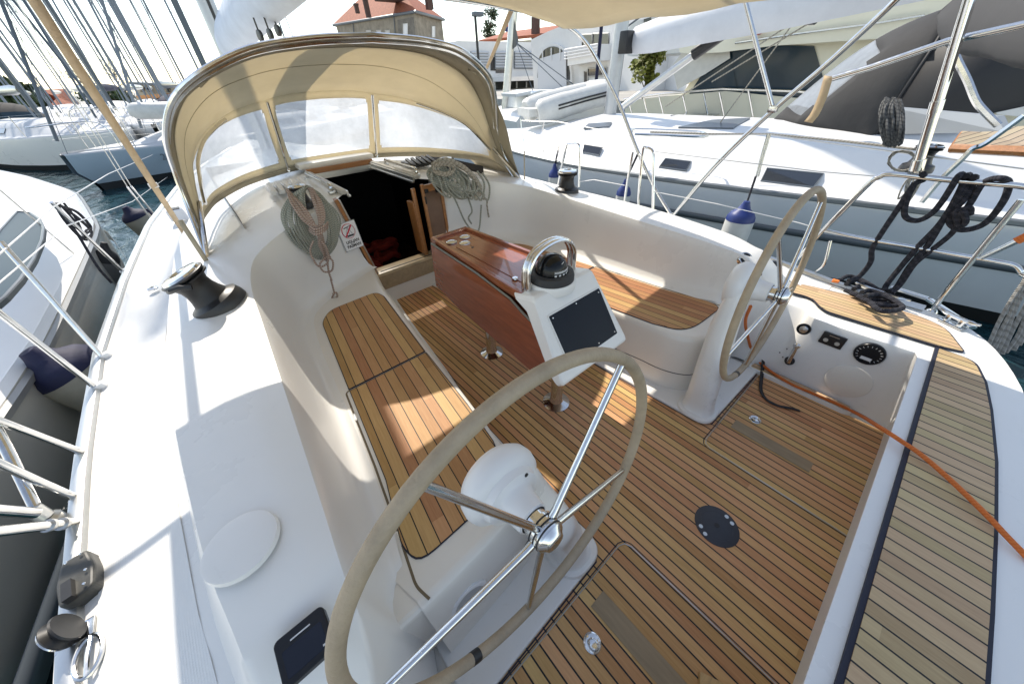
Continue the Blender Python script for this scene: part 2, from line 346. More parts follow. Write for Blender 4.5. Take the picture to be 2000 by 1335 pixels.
yacht=thing('sailing_yacht','white sailing yacht whose teak-laid cockpit and decks fill the foreground','yacht')
rowsA=smooth_rows([row(i) for i in range(len(Bs))],5)
hatch=[row(len(Bs)-1)[9:]]
for (u,yy,z) in ((.36,2.84,.93),(.30,2.90,.935),(.30,3.3,.945),(.30,3.84,.955)):
    ya=yy; hatch.append(outer(V((u,yy,z)),sk_(To,ya),sk_(Td,ya),sk_(Tr,ya)))
rowsB=hatch
rowsC=[]
for yy in (3.84,4.2,4.7,5.5,6.5,7.5,8.5,9.3,9.8):
    zc=tab([(3.8,.955),(5,1.0),(6,.98),(7.3,.82),(9,.74),(9.8,.72)],yy)[0]
    rowsC.append(outer(V((0,yy,zc)),sk_(To,yy),sk_(Td,yy),sk_(Tr,yy)))
m=MB()
for s in (1,-1):
    for rr in (rowsA,rowsB,rowsC): m.grid([[mir(p,s) for p in r] for r in rr],True,flip=(s>0))
m.build('deck_moulding',gel,yacht)
# hull topsides
m=MB(); path=[V(Rr[i]) for i in range(4)]+[sk_(Tr,y) for y in (-.2,.3,1,2,3,4,5,6,7,8,9,9.8)]; path=[V((0,-.72,.45))]+path[1:]
path=cr(path,3)
for s in (1,-1):
    rows=[]
    for p in path:
        k=1 if p.y<4 else max(.35,1-(p.y-4)*.1); rows.append([mir(p,s),mir(V((p.x+.012,p.y-(.01 if p.y<-.4 else 0),p.z-.03)),s),mir(V((p.x*.985,p.y,.1)),s),mir(V((p.x*(.9*k+.02),p.y+.05,-.5)),s),mir(V((p.x*.7*k,p.y+.1,-.75)),s)])
    m.grid(rows,True,flip=(s>0))
m.build('hull',gel,yacht)
# grey non-skid bands in the side decks
m=MB()
for s in (1,-1):
    rows=[]
    for i in range(60):
        y=.12+i*.12; D=sk_(Td,y); Q=sk_(Tr,y); rows.append([mir(D.lerp(Q,t)+V((0,0,.003)),s) for t in (.08,.4,.72)])
    m.grid(rows,True,flip=(s>0))
m.build('nonskid_band',nsk,yacht)
# toe rails
for s in (1,-1):
    m=MB(); pts=[mir(sk_(Tr,y)+V((-.035,0,.012)),s) for y in [-.3+.2*i for i in range(48)]]
    m.tube(pts,.026,8,flat=.75,up=(0,0,1)); m.build('toe_rail',alu,yacht)
    m=MB(); pts=[mir(sk_(Tr,y)+V((-.075,0,.004)),s) for y in [.0+.2*i for i in range(44)]]; m.tube(pts,.010,6,flat=.5,up=(0,0,1)); m.build('rail_flange',alu,yacht)
# cockpit sole
m=MB(); m.box((0,1.13,-.02),(2.46,3.27,.04)); m.build('sole_base',gelc,yacht)
m=MB(); m.add([(-1.15,-.47,.006),(1.15,-.47,.006),(1.15,2.757,.006),(-1.15,2.757,.006)],[(0,1,2,3)]); m.build('cockpit_sole',T_SOLE,yacht)
for s in (1,-1):
    h=MB(); x=.36*s; e=1.13*s
    edge=[V((x,-.47,.0075)),V((x,.13,.0075)),V((x+s*.012,.158,.0075)),V((x+s*.04,.17,.0075)),V((e,.17,.0075))]
    h.tube(edge,.0026,5); o=h.build('hatch_edge_trim',alu,yacht)
    h=MB(); h.tube([p+V((-s*.008,.008,-.001)) for p in edge],.0022,4,flat=.3,up=(0,0,1)); h.build('hatch_gap',seamk,yacht)
    # recessed hand hold with bare weathered teak
    h=MB(); h.box((s*.615,-.07,.0078),(.075,.37,.0012)); h.build('weathered_teak_strip',teakg,yacht)
    q=MB(); q.lathe([(.031,0),(.031,.004),(.027,.006),(.022,.003),(.0,.002)],(s*.732,.045,.006),n=24,cap=False); 
    o=q.build('lifting_ring_plate',chrome,yacht)
    q=MB(); q.tube([V((s*.732+.013*math.cos(a),.040+.017*math.sin(a),.0125)) for a in [i*math.pi/8 for i in range(16)]],.003,6,closed=True); q.lathe([(.006,0),(.006,.004),(0,.005)],(s*.732,.064,.008),cap=False); q.build('lifting_ring',chrome,o)
# plinths at the seat ends and raised white steps
def plinth(s):
    m=MB(); P=[(1.16,.185),(.52,.2),(.475,.27),(.455,.62),(.44,1.1),(.36,1.6),(.25,2.4),(.19,2.76),(1.1,2.76),(1.16,1.0)]
    P=[(a*s,b) for a,b in P]; m.prism(rpoly(P,[0,.04,.05,0,0,0,0,0,0,0]),.0,.022,bev=.008); o=m.build('plinth',gel,yacht)
    m=MB(); m.tube([V((a*s,b,.0075)) for a,b in [(1.15,.180),(.517,.195),(.471,.265),(.451,.62),(.436,1.1),(.356,1.6)]],.0026,4,flat=.3,up=(0,0,1)); m.build('plinth_seam',seamk,yacht)
plinth(1); plinth(-1)
# seats
FP=[(1.13,.405),(.9,.418),(.74,.435),(.66,.475),(.61,.58),(.595,.72),(.57,.9),(.51,1.4),(.42,2.09),(.37,2.45),(.30,2.76)]
for s,nm in ((1,'starboard'),(-1,'port')):
    st=MB(); fp=cr([V((a,b,0)) for a,b in FP],4); rows=[[],[],[],[],[],[],[]]
    for i,p in enumerate(fp):
        a=fp[max(0,i-1)];b=fp[min(len(fp)-1,i+1)];t=(b-a).normalized(); nn=V((-t.y,t.x,0)); 
        if nn.x>0 and nn.y>0: nn=-nn
        if nn.x>.1: nn=-nn
        for k,(o,z) in enumerate(((.055,.0),(.05,.04),(.012,.30),(.006,.35),(0,.375),(-.010,.385),(-.03,.3875))):
            rows[k].append(mir(V((p.x,p.y,z))+nn*o,s))
    st.grid(rows,True,flip=(s<0))
    top=[rows[6][i] for i in range(len(fp))]+[mir(V(q),s) for q in ((.45,2.80,.3875),(.95,2.6,.3875),(1.12,2.0,.3875),(1.16,1.0,.3875),(1.18,.6,.3875))]
    st.add(top,[tuple(range(len(top)))]); seat=st.build('seat',gelc,yacht)
    g=MB(); g.tube([rows[2][i].lerp(rows[1][i],.62)+(rows[1][i]-rows[2][i]).cross(V((0,0,1))).normalized()*0 for i in range(3,len(fp)-2)],.0025,5); g.build('locker_seam',gelc if 0 else seamk,seat)
    A=[(1.095,.60),(1.075,.52),(.76,.532),(.665,.585),(.62,.72),(.585,.963),(.540,1.43),(.970,1.43),(1.035,.86)]
    Bp=[(.5375,1.450),(.45,2.2),(.47,2.30),(.80,2.285),(.885,2.17),(.968,1.45)]
    for poly,rd in ((A,[.03,.06,.09,.06,0,0,.005,.005,0]),(Bp,[.005,.03,.06,.06,.06,.005])):
        pl=rpoly([(a*s,b) for a,b in poly],rd); pl=pl if s>0 else pl[::-1]
        cx=sum(p[0] for p in pl)/len(pl); cy=sum(p[1] for p in pl)/len(pl)
        g=MB(); big=[(cx+(x-cx)*1.018+0*(x>cx),cy+(y-cy)*1.012) for x,y in pl]; g.prism(big,.3876,.3915); o=g.build('teak_border',seamk,seat)
        g=MB(); g.prism(pl,.3880,.3930); g.build('teak_panel',T_SEATS if s>0 else T_SEATP,seat)
    # gutter round the locker lid
    gt=[(.545,1.44),(.99,1.44),(1.0,1.36),(1.045,.95),(1.085,.66),(1.115,.47),(1.10,.415)]
    g=MB(); g.tube([V((a*s,b,.3878)) for a,b in rpoly([(a,b) for a,b in gt],[0,.02,0,0,0,.02,0])[1:]],.0045,5,flat=.35,up=(0,0,1)); g.build('lid_gutter',mat('gutter',(.16,.12,.07),.6) if 'gutter' not in MATS else MATS['gutter'],seat)
    for yy in (.63,1.25):
        g=MB(); g.box((s*(1.09 if yy<1 else 1.012),yy,.3895),(.012,.05,.004),rz=R(6*s),bev=.001); g.build('hinge',alu,seat)
for s in (1,-1):
    g=MB(); g.prism([(s*1.02,.408),(s*1.24,.408),(s*1.24,.62),(s*1.02,.62)],.0,.384,bev=.02); g.build('seat_end_infill',gelc,yacht)
# helm and transom teak
def teakpoly(px,z,matl,name,rd,mirror=True,par=yacht):
    P=[PZ(a,b,z) for a,b in px]
    for s in ((1,-1) if mirror else (1,)):
        pl=rpoly([(p.x*s,p.y) for p in P],rd); cx=sum(p[0] for p in pl)/len(pl); cy=sum(p[1] for p in pl)/len(pl)
        g=MB(); 
        big=[]
        k=len(pl); sg=1 if sum(pl[i][0]*pl[(i+1)%k][1]-pl[(i+1)%k][0]*pl[i][1] for i in range(k))>0 else -1
        for i in range(k):
            a=V(pl[i-1]);b=V(pl[(i+1)%k]); t=(b-a); t=t.normalized() if t.length>1e-7 else V((1,0)); big.append((pl[i][0]+t.y*.007*sg,pl[i][1]-t.x*.007*sg))
        g.prism(big,z-.004,z+.0015); g.build(name+'_border',seamk,par)
        g=MB(); g.prism(pl,z-.004,z+.003); g.build(name,matl,par)
teakpoly([(1530,548),(1590,561),(1675,581),(1801,620),(1846,641),(1881,686),(1832,675),(1616,608),(1600,597),(1590,585),(1571,577),(1530,567)],.460,T_HELM,'helm_seat_teak',[0,0,0,.04,.06,.01,.0,.02,.03,.03,.02,0])
m=MB(); yi=-.400
P=[(1.345,yi),(1.335,-.515),(1.17,-.555),(.965,-.578),(.64,-.600),(.30,-.608),(0,-.610),(-.30,-.608),(-.64,-.600),(-.965,-.578),(-1.17,-.555),(-1.335,-.515),(-1.345,yi)]
m.prism(rpoly(P,[.0,.05]+[0]*9+[.05,0]),.449,.4600); m.build('transom_teak',T_AFT,yacht)
P2=[(x*1.006,y-.010 if y<-.45 else yi+.013) for x,y in P]; m=MB(); m.prism(rpoly(P2,[0,.05]+[0]*9+[.05,0]),.449,.4575); m.build('transom_teak_border',seamk,yacht)
# foot strips and instrument side of the helm well
def foot(s):
    P=[(1.135,-.27),(1.15,-.30),(1.19,-.285),(1.195,.235),(1.165,.248),(1.135,.24)]
    m=MB(); m.prism(rpoly([(a*s,b) for a,b in P],.012),.0,.036,bev=.004); o=m.build('foot_strip_base',gel,yacht)
    m=MB(); m.prism(rpoly([(a*s,b) for a,b in [(1.142,-.265),(1.153,-.288),(1.187,-.276),(1.189,.225),(1.142,.232)]],.01),.034,.040); m.build('foot_strip_teak',T_HELM,yacht)
foot(1); foot(-1)
def wallfrm(px,py,z,off=.004):
    o=PZ(px,py,z); f=frame(o,(0,1,0),(.07,0,1)); return f
def wallpt(y,z):
    """point on the starboard helm-well wall"""
    t=max(0,min(1,(z-.02)/.425)); 
    for a,b in zip(HVf,HVf[1:]):
        if t<=b[1]: k=(t-a[1])/(b[1]-a[1]+1e-9); h=a[0]+(b[0]-a[0])*k; break
    T=tab([(-.3,1.245),(.04,pT[0].x)],y)[0] if y<.04 else pT[0].x
    return V((1.2+(T-1.2)*h,y,z))
def onwall(px,py,out=.003):
    best=None
    d=ray(px,py)
    for i in range(400):
        t=.5+i*.01; p=O0+d*t
        if p.x>wallpt(p.y,max(.02,min(.44,p.z))).x: best=p; break
    p=best or PX(px,py,1.21); return p+V((-out,0,0))
def disc(nm,p,r,mt,depth=.012,par=yacht,nrm=(-1,0,.12),n=28,ring=None):
    m=MB(); m.lathe([(r,0),(r,depth*.6),(r*.93,depth),(r*.86,depth),(r*.84,depth*.5),(0,depth*.5)],p,nrm,n,cap=False); return m.build(nm,mt,par)
NW=(-1,0,.15)
g1=disc('rocker_gauge',onwall(1571,641,.008),.034,blackg,nrm=NW); g3=disc('engine_gauge',onwall(1699,689,.008),.062,blackg,.014,nrm=NW)
m=MB(); m.lathe([(.025,.0),(.020,.006),(0,.008)],onwall(1571,641,.016),NW,cap=False); m.build('gauge_glass',chrome,g1)
m=MB(); p=onwall(1699,689,.020)
for a in range(0,300,20): A=R(a-150); q=p+V((-.001,.047*math.sin(A),.047*math.cos(A))); m.box(q,(.001,.002,.009),rx=-A)
m.box(p+V((-.001,.0,-.028)),(.001,.045,.018)); m.build('dial_marks',white,g3)
p=onwall(1628,661,.022); m=MB(); m.box(p,(.012,.105,.075),bev=.004); ep=m.build('engine_panel',black,yacht)
m=MB(); m.box(p+V((-.007,0,.026)),(.002,.045,.005)); m.lathe([(.011,0),(.011,.004)],p+V((-.005,-.026,-.008)),NW); m.lathe([(.011,0),(.011,.004)],p+V((-.005,.026,-.008)),NW); m.build('panel_keys',alu,ep)
lev=thing('engine_lever','chrome single-lever engine control on the white starboard helm well side','lever')
a=onwall(1543,703,.004); b=onwall(1562,668,.055)
m=MB(); m.lathe([(.026,0),(.026,.01),(.019,.014),(.019,.03),(0,.03)],a,NW,cap=False); m.build('lever_hub',black,lev)
m=MB(); m.tube(cr([a+V((-.03,0,0)),a.lerp(b,.5)+V((-.022,0,0)),b],5),[.011]*5+[.012]*6,10,flat=.6); m.lathe([(.0,-.008),(.014,-.006),(.019,0),(.014,.006),(0,.008)],b,NW,cap=False); m.build('lever_arm',chrome,lev)
m=MB()
for px,py in ((1523,688),(1537,681),(1529,697),(1553,713),(1566,695)): m.lathe([(.004,0),(.003,.003),(0,.003)],onwall(px,py,.001),NW,8,cap=False)
m.build('screw_cap',black,yacht)
m=MB(); m.lathe([(.098,0),(.098,.003),(.094,.005),(0,.0045)],onwall(1657,742,.012),(-1,0,.12),32,cap=False); m.build('inspection_cover',gelc,yacht)
m=MB(); m.prism([(0,0),(.09,0),(.045,.10)],0,.004,m=frame(PZ(1738,822,.03)+V((.02,-.02,0)),(0,-1,0),(0,0,1))); m.build('drain_grate',teakg,yacht)
# steering cover plate in the sole
pl=thing('deck_plate','round dark grey emergency tiller cover plate set in the teak sole','deck plate',loc=(0,0,0))
m=MB(); m.lathe([(.089,0),(.089,.002),(.086,.0035),(.0,.0035)],(-.008,-.068,.0062),n=40,cap=False); m.lathe([(.064,0),(.064,.0006),(.0625,.0006),(.0625,0)],(-.008,-.068,.0097),n=40,cap=False); m.build('plate',mat('dark_composite',(.032,.036,.048),.45,var=.15,vs=30),pl)
m=MB()
for dx,dy in ((-.055,.045),(-.072,.018),(.058,-.04),(.070,-.012)): m.lathe([(.0085,0),(.0085,.001),(0,.0014)],(-.008+dx,-.068+dy,.0097),n=14,cap=False)
m.build('screw',alu,pl)
m=MB(); m.lathe([(.011,0),(.011,.001),(0,.001)],(-.008,-.068,.0097),n=10,cap=False); m.build('socket',rubber,pl)
# ---- companionway
cw=yacht
m=MB(); m.box((0,2.765,.10),(.60,.02,.21)); m.build('step_riser',gelc,yacht)
m=MB(); m.box((0,2.755,.215),(.60,.045,.125)); m.build('companion_step',teakg,yacht)
m=MB(); m.box((0,2.80,.292),(.60,.13,.028),bev=.004); m.build('companion_sill',mat('sill_wood',(.52,.40,.25),.35,var=.3,vs=8,stretch=(1,10,4)),yacht)
m=MB(); m.box((0,2.77,.3075),(.50,.012,.002)); m.build('sill_slot',black,yacht)
for s in (-1,1):
    a=V((.278*s,2.755,.20)); b=V((.405*s,2.80,.93)); 
    m=MB(); t=(b-a).normalized(); mt_=frame((a+b)/2+V((0,-.004,0)),t.cross(V((0,1,0))),(0,1,0)); L=(b-a).length
    m.box(None,(.022,.05,L+.02),m=frame((a+b)/2,(1,0,0),(0,1,0))@Matrix.Rotation(math.atan2(b.x-a.x,b.z-a.z),4,'Y')); m.build('jamb',teakw,yacht)
    m=MB(); m.box(None,(.010,.058,L),m=frame((a+b)/2+V((-s*.02,.01,0)),(1,0,0),(0,1,0))@Matrix.Rotation(math.atan2(b.x-a.x,b.z-a.z),4,'Y')); m.build('jamb_rail',alu,yacht)
# doors hung open on the starboard side
dr=MB(); o=V((.20,2.83,.30)); 
door=thing('companionway_door','varnished teak companionway door leaf with black catches, folded open on the starboard side','door')
for (x0,x1,z0,z1,nm,mt_,dy) in ((.255,.445,.27,.91,'door_panel',mat('door_panel',(.20,.115,.075),.5,var=.3,vs=4),0),(.25,.275,.27,.925,'door_frame',teakw,-.012),(.425,.45,.27,.925,'door_frame',teakw,-.012),(.25,.45,.86,.915,'door_frame',teakw,-.010)):
    m=MB(); m.box(((x0+x1)/2,2.735+dy+ (0.03*((x0+x1)/2-.35)),(z0+z1)/2),(x1-x0,.018,z1-z0),bev=.002); m.build(nm,mt_,door)
m=MB(); m.box((.29,2.712,.87),(.035,.018,.03),bev=.003); m.box((.27,2.712,.80),(.012,.015,.06),bev=.003); m.box((.40,2.712,.865),(.045,.02,.05),bev=.005); m.build('catch',black,door)
m=MB(); m.box((.215,2.80,.60),(.035,.02,.58),bev=.002); m.box((.205,2.86,.55),(.03,.12,.45),bev=.002); m.build('inner_frame',teakw,door)
# roof opening
m=MB(); m.box((0,3.84,.955),(.64,.03,.05)); m.build('hatch_coaming',teakw,yacht)
m=MB(); m.box((0,3.80,.915),(.60,.015,.05)); m.build('hatch_lip',alu,yacht)
for s in (-1,1):
    m=MB(); m.box((s*.31,3.36,.95),(.045,.98,.03),bev=.004); m.build('hatch_runner',mat('runner_grey',(.45,.43,.38),.5) if 'runner_grey' not in MATS else MATS['runner_grey'],yacht)
    m=MB(); m.box((s*.28,3.36,.935),(.016,.96,.035)); m.box((s*.272,3.36,.915),(.02,.96,.012)); m.build('hatch_track',alu,yacht)
m=MB(); m.box((0,4.35,1.0),(.72,.98,.05),bev=.02); m.build('sliding_hatch',gelc,yacht)
# cabin interior box
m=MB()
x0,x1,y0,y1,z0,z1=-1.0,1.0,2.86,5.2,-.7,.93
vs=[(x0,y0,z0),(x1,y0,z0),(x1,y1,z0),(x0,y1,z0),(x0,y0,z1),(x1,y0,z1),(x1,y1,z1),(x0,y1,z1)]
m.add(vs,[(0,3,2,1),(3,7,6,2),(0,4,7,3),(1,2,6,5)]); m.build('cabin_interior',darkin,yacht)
m=MB(); random.seed(4)
cc=MB()
for i in range(9):
    cx=random.uniform(-.25,.28); cy=random.uniform(3.5,4.1); pts=[]
    c0=V((cx,cy,-.05+random.random()*.12)); 
    cc.tube(cr([c0+V((.13*math.cos(a),.09*math.sin(a),.03*math.sin(3*a))) for a in [k*.785+random.random()*.3 for k in range(8)]],3),.035,8)
rc=cc.build('life_jacket_pile',redc); tag(rc,'heap of red cloth glimpsed in the dark companionway below deck','clothes')
m=MB(); m.box((0,3.8,-.2),(1.2,.9,.2)); m.box((.12,3.2,-.05),(.35,.25,.02)); m.build('saloon_table',mat('dark_mahogany',(.03,.014,.01),.3),yacht)
# sign on the bulkhead
so_=PZ(0,0,0)
def bulk(px,py,y=2.70): return PY(px,py,y)
P4=[PY(656,437,2.755),PY(695,425,2.775),PY(707,478,2.765),PY(665,492,2.745)]
cen=(P4[0]+P4[1]+P4[2]+P4[3])/4; xa=((P4[1]-P4[0])+(P4[2]-P4[3])).normalized(); xa=V((1,.22,0)).normalized(); ya=V((-.11,.10,1)).normalized()
fm=frame(cen+V((.0,-.03,0)),xa,ya)
sg=thing('notice_sticker','white notice with a red no-sailing roundel over two lines of black lettering beside the companionway','sign')
W_,H_=.155,.205
m=MB(); m.box(None,(W_,H_,.003),m=fm); m.build('sticker_sheet',white,sg)
m=MB()
for c,d in (((0,H_/2-.002),(W_,.0015)),((0,-H_/2+.002),(W_,.0015)),((W_/2-.002,0),(.0015,H_)),((-W_/2+.002,0),(.0015,H_))): m.box(None,(d[0],d[1],.002),m=fm@Matrix.Translation((c[0],c[1],.002)))
m.build('sticker_outline',black,sg)
m=MB(); ring=[fm@V((.052*math.cos(a),.036+.052*math.sin(a),.003)) for a in [i*math.pi/16 for i in range(32)]]; m.tube(ring,.0055,4,closed=True,flat=.3); m.box(None,(.010,.10,.002),m=fm@Matrix.Translation((0,.036,.003))@Matrix.Rotation(R(-45),4,'Z')); m.build('prohibition_ring',mat('sign_red',(.62,.03,.06),.5),sg)
m=MB(); m.prism([(-.03,.0),(.032,.0),(.026,-.012),(-.024,-.012)],0,.001,m=fm@Matrix.Translation((.002,.008,.0022)))
m.prism([(-.001,0),(.001,0),(.001,.062),(-.001,.062)],0,.001,m=fm@Matrix.Translation((0,.006,.0022))); m.prism([(-.028,0),(-.002,.055),(-.001,.055),(-.026,0)],0,.001,m=fm@Matrix.Translation((0,.01,.0022))); m.prism([(.003,.052),(.024,.002),(.021,.002),(.002,.052)],0,.001,m=fm@Matrix.Translation((0,.01,.0022))); m.prism([(-.03,.0),(.026,.010),(.026,.014),(-.03,.007)],0,.001,m=fm@Matrix.Translation((0,.058,.0022))); m.build('sailboat_mark',black,sg)
text('UGLJAN',.030,black,fm@Matrix.Translation((.003,-.042,.0018)),sg,bold=.0009); text('PA\u0160MAN',.030,black,fm@Matrix.Translation((.003,-.074,.0018)),sg,bold=.0009)
# grab handles
for s in (-1,1):
    gh=thing('grab_handle','chrome grab handle on the %s edge of the companion hatch'%('port' if s<0 else 'starboard'),'handle','grab handles beside the hatch')
    m=MB(); m.tube(cr([V((s*.363,2.98,.935)),V((s*.363,2.985,.985)),V((s*.363,3.06,.99)),V((s*.363,3.5,.99)),V((s*.363,3.60,.99)),V((s*.363,3.63,.935))],4),.017,8,flat=.8); m.build('bar',chrome,gh)
    
    for yy in (2.98,3.63): m=MB(); m.box((s*.363,yy,.942),(.05,.05,.02),bev=.004); m.build('foot',alu,gh)
# rope clutches
for s in (-1,1):
    cl=thing('rope_clutch_bank','bank of %s rope clutches on the cabin top forward of the %s halyard winch'%('sunlit white' if s<0 else 'black levered','port' if s<0 else 'starboard'),'rope clutch')
    for k in range(5):
        x=s*(.48+.055*k); m=MB(); m.box((x,3.38,.955),(.042,.19,.045),bev=.005); m.box((x,3.30,.985),(.03,.16,.018),rx=R(14),bev=.004); m.build('clutch',black if s>0 else white,cl)
# helm display on the port coaming end, speaker
pd=[PZ(*p,.665) for p in ((533,1275),(630,1195),(657,1240),(575,1345))]
ctr=sum(pd,V())/4; fm2=frame(ctr+V((0,0,.012)),pd[1]-pd[0],pd[0]-pd[3])
ds=thing('chart_display','black glossy flat display panel lying on the port coaming beside the near wheel','display')
m=MB(); ww=(pd[1]-pd[0]).length*1.0; hh=(pd[0]-pd[3]).length*1.05
m.prism(rrect(-ww/2,-hh/2,ww/2,hh/2,.012),-.012,.004,bev=.003,m=fm2); m.build('display_case',blackg,ds)
m=MB(); m.prism(rrect(-ww/2+.012,-hh/2+.012,ww/2-.012,hh/2-.03,.004),0,.0046,m=fm2); m.build('screen',mat('screen_blue',(.004,.008,.020),.15,spec=.35),ds)
m=MB(); m.prism([(-.02,hh/2-.022),(.02,hh/2-.022),(.02,hh/2-.019),(-.02,hh/2-.019)],0,.0052,m=fm2); m.prism([(.03,-hh/2+.016),(.04,-hh/2+.016),(.04,-hh/2+.02),(.03,-hh/2+.02)],0,.0052,m=fm2); m.build('case_marks',alu,ds)
sp=thing('cockpit_speaker','round white cockpit speaker in the port seat end, behind the near wheel','speaker')
p=V((-1.0,.385,.20)); m=MB(); m.lathe([(.075,-.03),(.075,.002),(.068,.006),(.058,.004)],p,(0,-1,.12),28,cap=False); m.build('bezel',white,sp)
m=MB(); m.lathe([(.060,.0),(.057,.004),(.03,.006),(0,.007)],p,(0,-1,.12),28,cap=False); m.build('grille',mat('speaker_grille',(.5,.5,.5),.6,bump=1,bs=500),sp)
# round instruments on the starboard coaming end
for (px,py,z,u,lab) in ((1453,507,.655,0,'round black compass set in the aft slope of the starboard coaming'),(1508,522,.53,0,'small round chrome-rimmed instrument outboard of the far wheel')):
    t=thing('coaming_instrument',lab,'instrument'); p=PZ(px,py,z); nr=V((-.45,-.55,.7))
    m=MB(); m.lathe([(.046,-.01),(.046,.012),(.040,.02),(.035,.02)],p,nr,28,cap=False); m.build('bezel',chrome,t)
    m=MB(); m.lathe([(.037,.0),(.036,.018),(.025,.024),(0,.027)],p,nr,28,cap=False); m.build('dial',blackg,t)
# oval raised moulding on the port coaming
m=MB(); c0=PZ(468,1062,.7275); 
m.lathe([(.085,-.012),(.082,-.001),(.074,.0012),(.0,.0012)],c0,(-.035,0,1),36,cap=False); m.build('coaming_pad',gel,yacht)
# ================================================================ FITTINGS OF THE OWN YACHT
def PP(px,py,o,n):
    d=ray(px,py); return O0+d*((V(o)-O0).dot(V(n))/d.dot(V(n)))
WN=V((0,1,-.088)).normalized()
def wheel(s,lab,spx,mpx):
    c=V((s*.808,.266,.712)); e1=V((1,0,0)); e2=WN.cross(e1)*-1; 
    if e2.z<0: e2=-e2
    q=PP(*spx,c,WN)-c; a0=math.atan2(q.dot(e2),q.dot(e1))
    t=thing('steering_wheel',lab,'steering wheel','the two steering wheels')
    m=MB(); m.tube([c+(e1*math.cos(a)+e2*math.sin(a))*.466 for a in [i*math.pi/48 for i in range(96)]],.0160,14,closed=True); rim=m.build('rim',leather,t)
    q=PP(*mpx,c,WN)-c; ak=math.atan2(q.dot(e2),q.dot(e1))
    m=MB(); m.tube([c+(e1*math.cos(a)+e2*math.sin(a))*.466 for a in [ak+i*.012 for i in range(6)]],.0167,14); m.build('centre_mark',black,rim)
    # stitching seam round the inside of the rim
    m=MB(); 
    for i in range(180):
        a=i*math.pi/90; p=c+(e1*math.cos(a)+e2*math.sin(a))*.4510; d=(-e1*math.sin(a)+e2*math.cos(a))
        m.tube([p+WN*.003-d*.004,p-WN*.003+d*.004],.0009,4)
    m.build('stitching',mat('thread',(.45,.38,.27),.8) if 'thread' not in MATS else MATS['thread'],rim)
    hubc=c-WN*.030
    for k in range(5):
        a=a0+k*2*math.pi/5; d=e1*math.cos(a)+e2*math.sin(a)
        m=MB(); m.tube([hubc+d*.03,hubc+d*.06,c+d*.455],[.0115,.0098,.0088],10); m.build('spoke',chrome,t)
    h=MB(); h.lathe([(.036,.085),(.036,.022),(.042,.020),(.042,-.022),(.040,-.026),(.030,-.034),(.026,-.040),(.015,-.043),(0,-.043)],hubc,WN,28,cap=False); hb=h.build('hub',chrome,t)
    for z in (.010,-.003,-.016): 
        m=MB(); m.lathe([(.041,z-.003),(.0436,z-.0015),(.0436,z+.0015),(.041,z+.003)],hubc,WN,28,cap=False); m.build('hub_ring',rubber,hb)
    return c
for s,lab,lab2,spx,mpx in ((1,'far steering wheel, leather-wrapped, on the starboard side','white wheel pedestal on the starboard side, behind the far steering wheel',(1596,408),(1443,716)),(-1,'near steering wheel, its leather rim cutting across the foreground','white domed wheel pedestal on the port side, behind the near steering wheel',(1205,728),(925,1278))):
    c=wheel(s,lab,spx,mpx)
    pd_=thing('wheel_pedestal',lab2,'pedestal','steering pedestals')
    m=MB(); rows=[]
    for (u,y,a,b,z) in ((.565,.30,.105,.105,.02),(.565,.30,.10,.10,.035),(.572,.305,.068,.08,.05),(.60,.325,.070,.072,.2),(.66,.355,.078,.066,.38),(.72,.38,.088,.060,.52),(.76,.39,.092,.05,.62),(.785,.395,.09,.045,.70),(.79,.395,.06,.03,.74)):
        r=[]
        for i in range(28):
            A=2*math.pi*i/28; ca,sa=math.cos(A),math.sin(A); k=2/2.8
            r.append(V((s*(u+a*abs(ca)**k*(1 if ca>0 else -1)),y+b*abs(sa)**k*(1 if sa>0 else -1),z)))
        rows.append(r)
    rows=[[cr([rr[j] for rr in rows],3)[i] for j in range(28)] for i in range((len(rows)-1)*3+1)]
    m.grid(rows,True,closed=True,flip=(s<0)); m.build('column',gel,pd_)
    m=MB(); m.lathe([(.0,.155),(.075,.15),(.105,.140),(.121,.118),(.124,.094),(.118,.074),(.100,.060),(.092,.058),(.088,.050),(.084,.038),(.062,.034),(.056,.028),(.050,.0),(.046,-.035),(.04,-.038)],c+WN*.045+V((0,0,.0)),WN,36,cap=False); m.build('boss',white,pd_)
    for a in range(3):
        m=MB(); A=a*2.1+.9; m.lathe([(.006,0),(.006,-.003),(0,-.004)],c+WN*.088+V((.078*math.cos(A),0,.078*math.sin(A))),WN,8,cap=False); m.build('bolt',black,pd_)
# ---- table with binnacle pod
tb=thing('cockpit_table','varnished mahogany drop-leaf cockpit table on two chrome legs in the middle of the cockpit','table')
def hw(y): return .19+(.135-.19)*(y-.95)/(1.92-.95)
m=MB(); m.prism([(hw(.98),.98),(hw(1.9),1.9),(-hw(1.9),1.9),(-hw(.98),.98)],.765,.795,bev=.008); m.build('table_top',mahog,tb)
for s in (-1,1):
    m=MB(); m.prism([(s*(hw(.98)+.004),.98),(s*(hw(1.9)+.004),1.9),(s*(hw(1.9)-.02),1.9),(s*(hw(.98)-.02),.98)][::s],.79,.812,bev=.004); m.build('fiddle_rail',mahog,tb)
m=MB(); m.prism([(hw(1.9),1.925),(-hw(1.9),1.925),(-hw(1.9),1.895),(hw(1.9),1.895)],.775,.812,bev=.006); m.build('fiddle_rail',mahog,tb)
m=MB(); m.prism([(.10,1.08),(.09,1.70),(-.09,1.70),(-.10,1.08)],.7955,.799,bev=.001); m.build('locker_lid',mahog,tb)
m=MB(); m.box((0,1.44,.66),(.17,.92,.21)); m.build('table_body',mahogd,tb)
for px,py in ((882,473),(908,463),(908,475)):
    p=PZ(px,py,.798); m=MB(); m.lathe([(.034,0),(.034,.003),(.030,.004),(.029,.001),(0,.001)],p,n=24,cap=False); m.build('cup_holder',chrome,tb)
